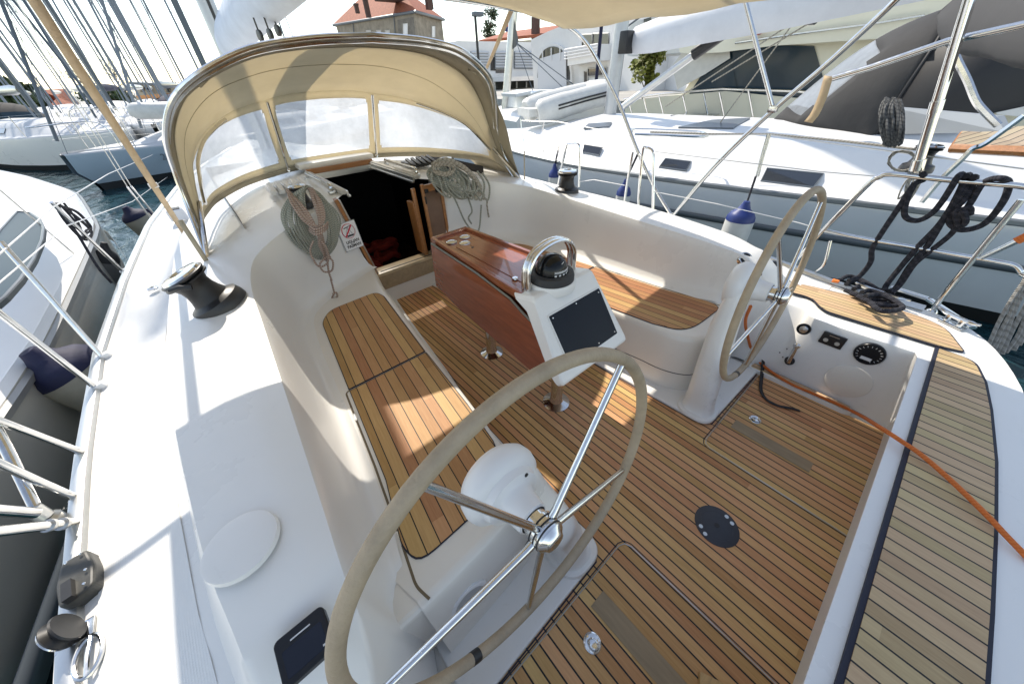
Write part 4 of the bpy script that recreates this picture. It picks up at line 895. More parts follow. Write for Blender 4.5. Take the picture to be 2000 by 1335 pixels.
for i in range(13):
    k=i/12; st.append([(868+J(4),318+J(2),-.05),(838-4*k+J(3),330+6*k,-.04),(836+10*k+J(3),350+10*k+J(3),-.08),(868+12*k,372+8*k+J(4),-.10),(905+6*k+J(4),388+6*k+J(4),-.10),(925-3*k+J(3),372+3*k,-.08),(915-6*k+J(4),342+3*k,-.06),(885+J(5),322+J(3),-.05)])
tl=[[(880,372,-.1),(893,398,-.1),(908,432,-.12),(925,452,-.12),(936,446,-.12),(940,400,-.1)],[(915,388,-.1),(922,412,-.1),(915,425,-.1),(921,437,-.1)]]
c_=(888,352); st=[[(c_[0]+(a-c_[0])*(1-.8*(i/12))+J(3),c_[1]+(b-c_[1])*(1-.75*(i/12))+J(2),c-.05*(i/12)) for a,b,c in s_] for i,s_ in enumerate(st)]
for i in range(9):
    x=850+i*10; st.append([(x-8+J(5),330+i*2,-.09),(x-4+J(4),352+i*3,-.13),(x+6,372+J(5),-.13),(x+20+J(4),384+i,-.12),(x+26,360+J(5),-.12),(x+12,338+J(4),-.10)])
hank('grey-green rope coils heaped over the starboard cabin-top winch, long tails hanging below',st,ropeg,.0075,2.62,[('tail',tl)])
st=[]
for i in range(10):
    k=i/9; st.append([(846+J(4),322+J(4),-.06),(868+J(5),312+J(3),-.08),(900+3*k+J(3),322+6*k,-.10),(925+6*k+J(3),345+6*k,-.10),(938+3*k,372+J(6),-.10),(930+J(4),386+J(4),-.10)])
for i in range(3): st.append([(868+22*math.cos(a)*(1-.2*i)+J(2),330+13*math.sin(a)*(1-.2*i),-.12) for a in [q*.7 for q in range(10)]])
tl=[[(938,372,-.1),(946,380,-.1),(943,388,-.1),(951,390,-.1),(951,400,-.1),(953,414,-.1),(955,424,-.1)]]
hank('cream rope looped on top of the starboard winch heap, ending in a knot',st,ropew,.0078,2.60,[('tail',tl)])
P2=lambda l,u=1.80:[PX(1400+a/3.333,200+b/3.333,u+d) for a,b,d in l]
def blk(lab,l,r=.0135): 
    m=MB(); m.tube(cr(P2(l),6),r,9); o=m.build('mooring_line',ropek); tag(o,lab,'rope','black mooring lines on the starboard quarter')
blk('foremost hanging black line, dropping from beside the support clamp to the rope pile',[(1340,465,-.03),(1350,500,.03),(1280,540,.0),(1180,690,0),(1060,870,0),(1010,960,0),(1000,1040,0),(930,1130,.0),(860,1160,-.06)])
blk('black line looping in a wide U under the rail beside the clamp',[(1290,520,0),(1235,640,0),(1225,740,0),(1300,770,0),(1390,730,0),(1470,640,0),(1570,485,-.03),(1600,480,.03),(1590,560,0),(1460,780,0),(1290,960,0),(1110,1180,0),(1100,1230,-.05)])
blk('middle black line, a narrow double loop over the rail running to the pile',[(1620,480,-.03),(1640,480,.03),(1600,590,0),(1500,720,0),(1380,920,0),(1260,1060,0),(1170,1200,0),(1120,1230,-.06)])
blk('black line hung in a big round loop at the right end of the rail',[(1670,485,-.03),(1680,500,.03),(1620,620,0),(1530,720,0),(1520,790,0),(1600,830,0),(1740,790,0),(1860,650,0),(1900,530,.03),(1850,495,-.03),(1740,520,0),(1660,640,0),(1610,720,0)])
blk('black line with a tied knot running diagonally from the big loop to the pile',[(1650,730,-.02),(1650,690,-.03),(1600,695,-.03),(1555,720,-.03),(1580,800,-.02),(1620,780,-.03),(1600,710,-.04),(1540,840,0),(1400,960,0),(1290,1050,0),(1200,1180,0),(1140,1240,-.05)],.0125)
m=MB(); 
for i in range(5):
    q=[(1637+i*14+J(5),548+i*8+J(3)),(1660+i*14,538+i*9+J(3)),(1700+i*12,556+i*8),(1722+i*10,578+i*6),(1690+i*8,580+i*6+J(3)),(1650+i*12,566+i*6)]
    m.tube(cr([PZ(a,b,.475+.012*i) for a,b in q],5),.013,8)
o=m.build('rope_pile',ropek); tag(o,'pile of black mooring line heaped on the starboard quarter deck beside an orange tag','rope')
m=MB(); p=PZ(1632,549,.48); m.box(p,(.02,.035,.02),bev=.004); o=m.build('line_tag',ropeo); tag(o,'small bright orange-red tag at the end of the black rope pile','tag')
cab=[(1466,598,.62),(1456,625,.45),(1460,655,.25),(1472,693,.055),(1495,717,.052),(1540,747,.050),(1590,769,.049),(1641,791,.050),(1665,803,.07),(1688,815,.20),(1712,830,.42),(1736,845,.472),(1762,862,.472),(1800,888,.480),(1860,940,.478),(1930,1008,.480),(1965,1045,.475),(2010,1092,.46),(2080,1170,.42)]
m=MB(); m.tube(cr([PZ(a,b,c) for a,b,c in cab],6),.0082,9); o=m.build('power_cable',ropeo); tag(o,'bright orange shore-power cable snaking from the far wheel across the stern teak','cable')
t=thing('webbing_tie','black webbing strap tied round the orange cable, its end lying on the sole teak','strap')
P=[PZ(1491,700,.075),PZ(1488,730,.03),PZ(1486,760,.012),PZ(1497,780,.010),PZ(1520,792,.010),PZ(1545,797,.010),PZ(1562,802,.009)]
m=MB(); cp_=cr(P,5); rws=[]
for i,p in enumerate(cp_):
    a=cp_[max(0,i-1)]; b=cp_[min(len(cp_)-1,i+1)]; sd=(b-a).cross(V((0,0,1))); sd=sd.normalized() if sd.length>1e-6 else V((1,0,0)); rws.append([p-sd*.010,p+sd*.010+V((0,0,.003))])
m.grid(rws); m.build('webbing_end',rubber,t,thick=.002); m=MB(); k0=PZ(1492,698,.06); m.tube([k0+V((0,.014*math.cos(a),.014*math.sin(a))) for a in [i*.7 for i in range(9)]],.006,6,closed=True); m.build('webbing_knot',rubber,t)
# grey mooring ropes at the stern corner
st=[]
for i,(u_) in enumerate((1.60,1.62,1.58,1.63,1.60,1.6,1.6,1.6)):
    l=[(1912+i*11+J(3),705-i*4+J(5)),(1930+i*12+J(3),672-i*6+J(5)),(1955+i*13+J(5),620-i*8+J(8)),(1985+i*13+J(5),565-i*10+J(10)),(2040+i*13,500-i*12)]; st.append(l)
m=MB()
for i,l in enumerate(st): m.tube(cr([PX(a,b,1.66+.05*k+.015*i) for k,(a,b) in enumerate(l)],5),.0085,8)
o=m.build('stern_line',rope('rope_weathered',(.33,.32,.30),(.24,.23,.21))); tag(o,'bundle of grey-cream stern lines led over the starboard quarter at the right edge','rope')
m=MB(); m.box(PZ(1392,1345,.0)+V((0,0,.012)),(.05,.09,.022),rz=R(25),bev=.004); o=m.build('wooden_board',mat('pale_wood',(.55,.34,.14),.5,var=.3,vs=8,stretch=(1,8,1))); tag(o,'corner of a pale wooden board lying on the sole at the bottom edge','board')
# own boom and mast
bm_=thing('boom','white boom with its furled sail bag above the sprayhood, hung with black blocks','boom'); 
b0=PY(468,85,4.6); b1=PY(520,0,3.2); ax=(b1-b0).normalized()
m=MB(); rows=[]
for c,r_ in ((V((-.25,5.6,1.95)),.07),(V((-.24,5.45,2.00)),.11),(V((-.16,4.2,2.13)),.125),(V((-.05,3.5,2.23)),.135),(V((.07,2.9,2.32)),.135),(V((.2,2.2,2.40)),.12)):
    rows.append([c+V((r_*1.0*math.cos(A)*(1-.25*math.sin(A)),0,r_*1.45*math.sin(A))) for A in [2*math.pi*j/20 for j in range(20)]])
rows=smooth_rows(rows,4)
m.grid(rows,True,closed=True); m.add(rows[0],[tuple(range(20))]); m.build('sail_bag',mat('sail_cover',(.62,.68,.76),.7,var=.12,vs=5,bump=.6,bs=10),bm_)
for px,py in ((508,70),(528,68),(543,60)):
    p=PY(px,py,3.9); m=MB(); m.lathe([(.018,-.012),(.035,-.010),(.035,.010),(.018,.012)],p,(1,.2,0),14); m.tube([p+V((0,0,.03)),p+V((0,0,.1))],.006,6); m.build('block',black,bm_)
ms=thing('mast','grey aluminium mast with a dark luff groove, rising left of the boom','mast'); a=PY(441,97,6.2); top=a+V((.05,-.1,9)); bot=a+V((0,0,-1.2))
m=MB(); rr_=[]
for p in (bot,a,top): rr_.append([p+V((.085*math.cos(A),.13*math.sin(A),0)) for A in [i*math.pi/10 for i in range(20)]])
m.grid(rr_,True,closed=True); m.build('mast_section',aluw,ms); m=MB(); m.tube([bot+V((.0,-.13,0)),top+V((0,-.13,0))],.016,6); m.build('luff_groove',black,ms)
# ================================================================ NEIGHBOURING BOATS
WZ=-.45
hgrey=mat('hull_grey',(.54,.58,.61),.16,var=.06,vs=1.2,coat=.5); hblue=mat('hull_pale_blue',(.36,.45,.52),.3,var=.08,vs=1,coat=.3); hbeige=mat('hull_beige',(.50,.48,.43),.25,var=.1,vs=1,coat=.3)
antif=mat('antifouling',(.015,.018,.02),.7); stripe=mat('stripe_grey',(.11,.13,.15),.3); winm=mat('window_glass',(.012,.016,.022),.08,coat=.6); glassb=mat('window_blue_glass',(.015,.035,.05),.12,spec=.45)
cream=mat('cream_gelcoat',(.82,.77,.60),.3,var=.06,vs=.8); navy=mat('navy_cover',(.012,.014,.05),.7,var=.2,vs=10,bump=.4,bs=40); fendw=mat('fender_vinyl',(.66,.66,.63),.45,var=.12,vs=8); fendb=mat('fender_beige',(.42,.38,.30),.6,var=.2,vs=6)
bluef=mat('fender_blue',(.015,.035,.17),.4); whs=mat('deck_white',(.80,.80,.79),.4,var=.05,vs=1)
def flags(o,**k): 
    for a,b in k.items(): o[a]=b
def boat(name,lab,loc,rz,L=12,B=3.9,gz=.55,bz=.75,hull=None,deck=None,tabl=None,roof=.42,hood=None,mast=15,mastat=.08,boomm=None,rig=True,rails=True,cat='sailing boat',group=None,wins=True,full=False,hstripe=None,mr=.085,mc=None,spread=True):
    t=thing(name,lab,cat,group,loc); t.rotation_euler=(0,0,rz)
    hull=hull or gel; deck=deck or whs
    tb_=tabl or [(-.5,.82),(-.3,.95),(-.05,1),(.15,.93),(.3,.70),(.42,.34),(.48,.12),(.5,.02)]
    ys=[-.5+i/24 for i in range(25)]
    def hb(y):
        for a,b in zip(tb_,tb_[1:]):
            if y<=b[0]: k=(y-a[0])/(b[0]-a[0]); k=max(0,k); return (a[1]*(1-k)+b[1]*k)*B/2
        return tb_[-1][1]*B/2
    def sm(y): return (hb(y-.02 if y>-.48 else y)+2*hb(y)+hb(min(.5,y+.02)))/4
    def G(y): return gz+(bz-gz)*max(0,(y+.1)/.6)**1.5
    m=MB()
    for s in (1,-1):
        rows=[]
        for y in ys:
            b=sm(y); g=G(y); fk=1-max(0,y-.25)*.6
            rows.append([V((s*b,y*L,g)),V((s*b*1.005,y*L,g-.06)),V((s*b*(.985 if y<.3 else .93),y*L-.0,g-(g-WZ)*.45)),V((s*b*.93*fk,y*L-max(0,y-.3)*1.2,WZ+.17)),V((s*b*.80*fk,y*L-max(0,y-.3)*1.6,WZ-.15))])
        m.cm=0; m.grid([r[:4] for r in rows],True,flip=s>0); m.cm=1; m.grid([r[3:] for r in rows],True,flip=s>0)
        if s>0: st=rows[0]; 
    a=sm(-.5); m.cm=0; m.add([(a,-.5*L,gz),(-a,-.5*L,gz),(-a*.8,-.5*L,WZ-.15),(a*.8,-.5*L,WZ-.15)],[(0,1,2,3)]); m.build('hull',[hull,antif],t)
    if hstripe:
        m=MB()
        for s in (1,-1): m.grid([[V((s*(sm(y)*1.0+.006),y*L,G(y)-hstripe[0])),V((s*(sm(y)*.992+.006),y*L,G(y)-hstripe[0]-hstripe[1]))] for y in ys[:-3]],True,flip=s>0)
        m.build('hull_stripe',stripe,t,thick=.004)
    # deck and coachroof
    def prof(y):
        b=sm(y); g=G(y); r_=roof*max(0,min(1,(.34-y)/.18)) if y>.1 else roof
        if y<-.22: r_=roof*.45
        w_=max(.0,b-.50); 
        return [V((b,y*L,g)),V((b-.03,y*L,g+.03)),V((max(b-.07,0),y*L,g+.005)),V((w_,y*L,g+.03)),V((w_*.96,y*L,g+.06)),V((w_*.78,y*L,g+.06+r_*.62)),V((w_*.70,y*L,g+.06+r_*.80)),V((w_*.35,y*L,g+.06+r_*.95)),V((0,y*L,g+.07+r_))]
    m=MB()
    for s in (1,-1): m.grid([[mir(p,s) for p in prof(y)] for y in ys],True,flip=s<0)
    m.build('deck',deck,t)
    if wins:
        for s in (1,-1):
            for (ya,yb) in ((-.17,-.10),(-.06,.0),(.05,.10)):
                m=MB(); rws=[]
                for y in (ya,(ya+yb)/2,yb):
                    P=prof(y); n_=V((s*.012,0,.008)); rws.append([mir(P[4].lerp(P[5],.28),s)+n_,mir(P[4].lerp(P[5],.82),s)+n_])
                m.grid(rws,False); m.build('cabin_window',winm,t,thick=.01)
    # pulpit, stanchions
    if rails:
        for s in (1,-1):
            tops=[]
            for i,y in enumerate((-.46,-.33,-.18,-.02,.14,.28,.40)):
                p=V((s*(sm(y)-.06),y*L,G(y))); q=p+V((s*.02,0,.6)); m=MB(); m.tube([p,q],.011,6); m.build('stanchion',chrome,t); tops.append(q)
            m=MB(); m.tube(tops+[V((s*.15,.5*L,bz+.62))],.004 if not full else .003,5); m.tube([p-V((0,0,.3)) for p in tops]+[V((s*.15,.49*L,bz+.32))],.004 if not full else .003,5); m.build('guard_wire',alu,t)
        m=MB(); m.tube(cr([V((sm(.42)-.04,.42*L,G(.42))),V((sm(.44),.43*L,bz+.6)),V((.12,.51*L,bz+.62)),V((-.12,.51*L,bz+.62)),V((-sm(.44),.43*L,bz+.6)),V((-sm(.42)+.04,.42*L,G(.42)))],4),.0135,8); m.build('pulpit',chrome,t)
    my=mastat*L; rz_=G(mastat)+roof+.05
    if mast:
        m=MB(); m.grid([[V((mr*.75*math.cos(A),my-z_*.012+mr*math.sin(A),z_)) for A in [i*math.pi/7 for i in range(14)]] for z_ in (rz_-.1,rz_+mast)],True,closed=True); m.build('mast',mc or aluw,t)
        if spread:
            for k in (.36,.68):
                m=MB(); z_=rz_+mast*k; w_=B*.26; m.tube([V((-w_,my-.15-z_*.012,z_+.06)),V((0,my-z_*.012,z_)),V((w_,my-.15-z_*.012,z_+.06))],.02,5); m.build('spreader',mc or aluw,t)
        if rig:
            top=V((0,my-.1,rz_+mast)); m=MB(); 
            for s in (1,-1): 
                for k,x_ in ((.36,.26),(.68,.26)): pass
                m.tube([V((s*(sm(mastat)-.05),my-.2,G(mastat))),V((s*B*.26,my-.2,rz_+mast*.36)),V((s*B*.26,my-.25,rz_+mast*.68)),top],.006,4)
            m.tube([V((0,.49*L,bz)),top],.007,4); m.tube([V((0,-.48*L,gz)),top],.005,4); m.build('rigging',mc or alu,t)
            m=MB(); m.tube([V((0,.49*L,bz+.3)),V((0,.47*L,bz+.6)).lerp(top,.97)],.035,6); m.build('furled_genoa',mc or whs,t)
    if boomm:
        m=MB(); L2=.36*L; rows=[]
        for k,(f_,w_,h_) in enumerate(((0,.06,.10),(.1,.09,.15),(.5,.08,.13),(.9,.07,.10),(1,.05,.06))):
            rows.append([V((w_*math.cos(A),my-.15-L2*f_,rz_+.85+h_*math.sin(A))) for A in [i*math.pi/6 for i in range(12)]])
        m.grid(rows,True,closed=True); m.build('boom_cover',boomm,t)
    if hood:
        m=MB(); rows=[]
        for k in range(5):
            y=-.16*L-(k/4)*.11*L; hh=[.05,.42,.62,.70,.70][k]; ww=B*.30
            rows.append([V((ww*math.cos(A)*(1 if abs(math.cos(A))>.2 else 1),y,gz+roof*.75+hh*max(0,math.sin(A))**.6)) for A in [math.pi*i/12 for i in range(13)]])
        m.cm=0; m.grid(rows,True); m.build('spray_hood',hood,t)
        m=MB(); P=rows[0];Q=rows[1]
        m.grid([[P[j].lerp(Q[j],.2)+V((0,.012,.012)),P[j].lerp(Q[j],.85)+V((0,.012,.012))] for j in range(3,10)],True); m.build('hood_window',glassb,t)
    return t,G,sm,prof
# ---- starboard neighbour
SB=(5.22,2.36,0); SR=R(10)
sb,G1,sm1,pf1=boat('neighbouring_yacht','white-decked sailing yacht with pale grey topsides moored along the starboard side',SB,SR,L=12.4,B=4.05,gz=.50,bz=.62,hull=hgrey,tabl=[(-.5,.85),(-.3,.95),(0,1),(.12,.97),(.22,.83),(.31,.58),(.37,.30),(.40,.12),(.405,.03),(.5,.028)],roof=.40,mast=15,mastat=.158,rig=False,rails=False,wins=False,hstripe=(.30,.07),mr=.11,spread=True)
Ms=Matrix.Translation(V(SB))@Matrix.Rotation(SR,4,'Z'); Mi=Ms.inverted()
def nb(p): return Mi@V(p)
def addp(nm,mb,mt,par=None,thick=0): 
    """vertices given in boat frame, turned into the neighbour's own frame"""
    mb.v=[tuple(nb(v)) for v in mb.v]; return mb.build(nm,mt,par or sb,thick=thick)
m=MB(); 
m.tube([V((-(sm1(y)-.0),y*12.4,G1(y)+.02)) for y in [-.5+i/40 for i in range(36)]],.020,6,flat=1.4); m.build('toe_rail',mat('rail_grey',(.22,.24,.25),.4,.4),sb)
for px,z0 in (((1300,312),(1350,318),(1340,335),(1288,328)),.66),(((1498,331),(1608,342),(1588,368),(1486,355)),.66),(((1142,284),(1177,290),(1171,305),(1139,299)),.68),(((1937,333),(2010,341),(2010,362),(1900,352)),.66):
    m=MB(); P=[]
    cx=sum(p[0] for p in px)/4; cy=sum(p[1] for p in px)/4
    def onroof(a,b):
        best=None
        d=ray(a,b)
        for i in range(600):
            p=O0+d*(3+i*.02)/1; l=nb(p); yy=l.y/12.4
            if -.5<yy<.4 and abs(l.x)<sm1(yy):
                Q=pf1(yy); x=abs(l.x); zz=None
                for u,w_ in zip(Q,Q[1:]):
                    if w_.x<=x<=u.x+1e-6: zz=u.z+(w_.z-u.z)*((u.x-x)/(u.x-w_.x+1e-9)); break
                if zz is not None and p.z<=zz: return p+V((-.012,0,.012))
        return PZ(a,b,.7)
    q=[onroof(a,b) for a,b in px]
    m.grid([[q[0],q[1]],[q[3],q[2]]],False); o=addp('cabin_window',m,winm,thick=.012)
    m=MB(); m.tube(q,.012,6,closed=True); addp('window_frame',m,stripe)
for px in (((1390,237),(1465,233),(1432,253),(1325,251)),((1340,221),(1415,217),(1400,226),(1310,228)),((1150,244),(1196,241),(1190,250),(1140,253))):
    m=MB(); q=[onroof(a,b) for a,b in px]; m.grid([[q[0],q[1]],[q[3],q[2]]],False); addp('deck_hatch',m,stripe if px[0][0]!=1340 else winm,thick=.02)
for px in (((1142,361),(1185,373),(1184,387),(1141,375)),((1021,314),(1035,320),(1036,331),(1022,325))):
    m=MB(); q=[PX(a,b,3.16 if px[0][0]>1100 else 3.55) for a,b in px]; m.grid([[q[0],q[1]],[q[3],q[2]]],False); o=addp('hull_window',m,winm,thick=.02)
# its sprayhood (dark grey), seen from its port side
P0=PZ(1706,268,.90); ea=V((math.cos(SR),math.sin(SR),0)); aa=V((-math.sin(SR),math.cos(SR),0))
nh=thing('black_sprayhood','charcoal canvas sprayhood with a clear front panel on the starboard neighbour','sprayhood')
HL=lambda q:P0+ea*q[0]+aa*q[1]+V((0,0,q[2]-.90))
def sym(l): return l+[(2-x,y,z) for x,y,z in l[:-1][::-1]]
aft=cr([HL(q) for q in sym([(0,0,.88),(-.02,-.03,1.3),(.06,-.07,1.62),(.30,-.10,1.87),(.65,-.12,1.97),(1.0,-.12,2.0)])],4)
aft2=cr([HL(q) for q in sym([(.02,-1.0,1.22),(.0,-1.0,1.42),(.08,-1.0,1.70),(.32,-1.0,1.93),(.66,-1.0,2.03),(1.0,-1.0,2.06)])],4)
bs_=cr([HL(q) for q in sym([(.02,.08,.90),(.12,.32,.90),(.27,.62,.91),(.48,.86,.92),(.74,1.05,.94),(1.0,1.12,.95)])],4)
nA=len(aft); rowsf=[]
for k in range(13):
    t=k/12; r=[]
    for j in range(nA):
        p=bs_[j].lerp(aft[j],t); e=math.sin(math.pi*j/(nA-1))
        r.append(p+V((0,0,.20*e*math.sin(math.pi*t)**.8))+ea*(-.05*math.sin(math.pi*t)*math.cos(math.pi*j/(nA-1)))+V((0,0,.010*math.sin(9*t+j*.8))))
    rowsf.append(r)
m=MB(); wm_=MB(); vs_=[p for r in rowsf for p in r]; m.v=[tuple(p) for p in vs_]; wm_.v=list(m.v)
for t in range(12):
    for j in range(nA-1):
        q=(t*nA+j,t*nA+j+1,(t+1)*nA+j+1,(t+1)*nA+j); tg=wm_ if (1<=t<7 and 11<=j<29 and not(t==6 and j in(11,28)) and not(t==1 and j in(11,28))) else m
        tg.f.append(q); tg.sm.append(True); tg.mi.append(0)
m.build('canopy',gcan,nh,thick=.004); wm_.build('clear_panel',vin2,nh)
m=MB(); m.grid([aft,aft2],True); m.build('unlit_aft_curtain',rubber,nh,thick=.004)  # aft curtain of the hood, its shade painted in as black
m=MB(); m.tube(aft,.014,8); m.tube(aft2,.014,8); m.build('hood_bow',rubber,nh)
# boom of the neighbour
nbm=thing('furled_boom','long white boom with a pleated sail cover above the starboard neighbour','boom')
a=PD(1234,80,7.0); b=PD(1540,2,6.0); dd=(b-a); rows=[]
for k,(f_,r_) in enumerate(((0,.10),(.02,.14),(.2,.17),(1,.205),(2.2,.21),(3,.17))):
    c=a+dd*f_; sd=dd.normalized().cross(V((0,0,1))).normalized(); rows.append([c+sd*(r_*.6*math.cos(A))+V((0,0,r_*(1.0 if math.sin(A)>0 else 1.15)*math.sin(A)+.01*math.sin(A*6))) for A in [i*math.pi/12 for i in range(24)]])
m=MB(); m.grid(rows,True,closed=True); m.add(rows[0],[tuple(range(24))]); m.build('sail_cover',mat('sail_cover_white',(.66,.68,.72),.6,var=.1,vs=3,bump=.5,bs=6),nbm)
m=MB(); m.box(a+V((-.12,0,-.02)),(.22,.14,.26),bev=.02); m.build('gooseneck',black,nbm)
for px,py in ((1548,40),(1590,36),(1560,30)):
    p=PD(px,py,6.0); m=MB(); m.lathe([(.02,-.03),(.055,-.025),(.055,.025),(.02,.03)],p,(.3,1,0),14); m.build('sheet_block',black,nbm)
vg=thing('boom_vang','grey tubular boom vang angled from the starboard neighbour\'s mast foot','vang'); m=MB(); m.tube([PD(1212,212,7.0),PD(1400,75,6.5)],[.05,.05],10); m.build('vang_tube',alu,vg); m=MB(); m.tube([PD(1355,107,6.6),PD(1412,66,6.45)],.075,10); m.build('vang_sleeve',black,vg)
for i,(p,q,lab) in enumerate((((1404,243),(1550,45),'thin sheet line running up from the hatch to the boom blocks'),((1300,208),(1548,45),'pale mainsheet line fanning down left from the boom blocks'),((1390,160),(1590,40),'mainsheet fall in front of the cream wheelhouse windows'))):
    wire('sheet_line',lab,[PD(*p,6.3),PD(*q,6.0)],.008,ropew,'rope','mainsheet falls')
# life lines and stanchions on the neighbour
for l,lab in (([(1062,297),(1058,270),(1062,238)],'slim stanchion on the starboard neighbour behind the first blue-topped fender'),([(1024,281),(1020,262),(1017,232)],'slender stanchion near the starboard neighbour\'s bow'),([(1468,372),(1500,262),(1504,262),(1480,345)],'inverted-V stanchion on the starboard neighbour above the large fender')):
    t=thing('stanchion',lab,'stanchion','stanchions of the starboard neighbour'); m=MB(); m.tube([PX(a,b,3.45) for a,b in l],.011,6); m.build('post',chrome,t)
wire('guard_wire','upper guard wire along the starboard neighbour\'s side deck',[PX(a,b,3.45) for a,b in ((1017,236),(1090,238),(1236,266),(1500,263),(1700,290),(2000,330))],.005,alu,'lifeline'); 
wire('deck_line','cream control line led aft along the starboard neighbour\'s coachroof',[PZ(a,b,.98) for a,b in ((1270,258),(1390,262),(1500,262),(1640,275),(1790,292))],.010,ropew,'rope')
t=thing('coachroof_rail','long stainless grab rail on the starboard neighbour\'s coachroof','rail'); m=MB(); m.tube(cr([PZ(a,b,.97) for a,b in ((1235,257),(1240,252),(1360,257),(1378,263),(1375,267),(1300,264),(1240,262))],3),.013,8); m.build('bar',chrome,t)
# cockpit clutter of the starboard neighbour
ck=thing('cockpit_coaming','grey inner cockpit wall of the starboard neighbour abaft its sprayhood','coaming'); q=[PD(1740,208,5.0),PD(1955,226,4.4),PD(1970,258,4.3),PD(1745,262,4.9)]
m=MB(); m.grid([[q[0],q[1]],[q[3],q[2]]],False); m.build('coaming_side',mat('coaming_grey',(.30,.33,.36),.4),ck,thick=.05)  # one flat grey over the coaming side
st=MB(); random.seed(3)

for i in range(30):
    x=1742+J(14); st.tube(cr([PD(x+J(3),196+J(5),4.75),PD(x-7+J(5),222+J(10),4.7+J(.05)),PD(x-6+J(6),252+J(8),4.65),PD(x+J(8),282+J(6),4.65),PD(x+8+J(5),250+J(8),4.65+J(.05)),PD(x+6+J(5),215+J(6),4.7)],4,True),.010,5,closed=True)
o=st.build('rope_hank',rope('rope_dark_grey',(.13,.13,.125),(.07,.07,.07))); tag(o,'dark grey rope hank hanging in the starboard neighbour\'s cockpit entrance','rope')
st=MB()
for i in range(8):
    a0_=i*.5; st.tube([PX(1763+28*math.cos(a0_+j*.6)+J(2),315+20*math.sin(a0_+j*.6)*1.0+J(2),3.3) for j in range(11)],.0065,5)
for i in range(9): st.tube(cr([PX(1800+J(6),288+J(4),3.2),PX(1795+J(12),320+J(8),3.15),PX(1783+J(14),360+J(6),3.1),PX(1762+J(10),395+J(10),3.1),PX(1778+J(8),375,3.1)],4),.006,5)
o=st.build('rope_coil',ropew); tag(o,'tangle of thin pale lines looped on the starboard neighbour\'s rail beside the big black coils','rope')
t=winch(thing('neighbour_winch','dark winch on the starboard neighbour\'s coaming under the loose pale coil','winch'),PX(1806,303,3.5)+V((0,0,-.12)),1.0)
tk=thing('varnished_table','varnished slatted wooden table top in the starboard neighbour\'s cockpit','table'); q=[PD(1885,255,4.5),PD(2040,250,4.2),PD(2040,298,4.0),PD(1860,290,4.3)]
m=MB(); m.grid([[q[0],q[1]],[q[3],q[2]]],False); m.build('table_slats',teak('teak_far',.05,col=((.20,.15,.10),(.32,.26,.18))),tk,thick=.04)
m=MB(); m.tube([q[3],q[2]],.03,8); m.tube([q[3],q[0]],.02,8); m.build('edge_rail',teakw,tk)
# rolled awning
rl=thing('rolled_awning','charcoal fabric awning roll at the top right corner','awning'); m=MB(); rows=[]
for k in range(13):
    c=PD(1834+k*26,28+k*1,3.9-k*.10); r_=[.02,.10,.135,.15,.155,.155,.16,.16,.16,.16,.16,.16,.12][k]; rows.append([c+V((.008*math.sin(3*A),r_*.35*math.cos(A),r_*math.sin(A)-(.006*math.sin(k*1.3+A*2)))) for A in [i*math.pi/10 for i in range(20)]])
m.grid(rows,True,closed=True); m.add(rows[0],[tuple(range(20))]); m.add(rows[-1],[tuple(range(20))]); m.build('roll',mat('charcoal_roll',(.06,.06,.063),.8,bump=.8,bs=8),rl)
wire('bent_awning_leg','bluish steel awning leg of the starboard neighbour, bent near the rope tangle',cr([PX(a,b,2.9) for a,b in ((1863,100),(1872,122),(1890,158),(1905,195),(1920,215),(1950,245))],4),.018,chrome,'rail')
wire('sloping_rail','steel rail of the starboard neighbour sloping up to the right edge',cr([PX(a,b,2.9) for a,b in ((1800,395),(1838,350),(1880,310),(1900,290),(1925,280),(2000,226))],4),.017,chrome,'rail')
# ---- fenders
def fender(lab,top,r,h,body,cap,px=None,tilt=0,rope_to=None):
    t=thing('fender',lab,'fender','mooring fenders between the hulls'); c=V(top)
    ax=V((tilt,0,1)).normalized()
    m=MB(); m.lathe([(.0,-h),(r*.5,-h+.01),(r*.92,-h+.07),(r,-h+.14),(r,-.10),(r*.97,-.06)],c,ax,24,cap=False); m.build('fender_body',body,t)
    m=MB(); m.lathe([(r*1.005,-.085),(r*.97,-.05),(r*.80,-.012),(r*.45,.02),(r*.30,.06),(r*.22,.09),(0,.095)],c,ax,24,cap=False); m.build('fender_end',cap,t)
    if rope_to: m=MB(); m.tube([c+V((0,0,.09)),V(rope_to)],.007,6); m.tube([c+V((.015,0,.09)),V(rope_to)+V((.03,0,0))],.006,6); m.build('lanyard',ropek,t)
fender('largest blue-topped white fender, hung against the grey hull beyond the far wheel',PX(1452,412,2.75),.125,.62,fendw,bluef,rope_to=PX(1475,345,2.9))
fender('white fender with a blue top just forward of the bimini foot',PX(1220,366,2.72),.085,.6,fendw,bluef,rope_to=PX(1245,300,2.9))
fender('slim white fender with a blue top behind the far winch',PX(1083,333,3.0),.085,.6,fendw,bluef,rope_to=PX(1092,280,3.1))
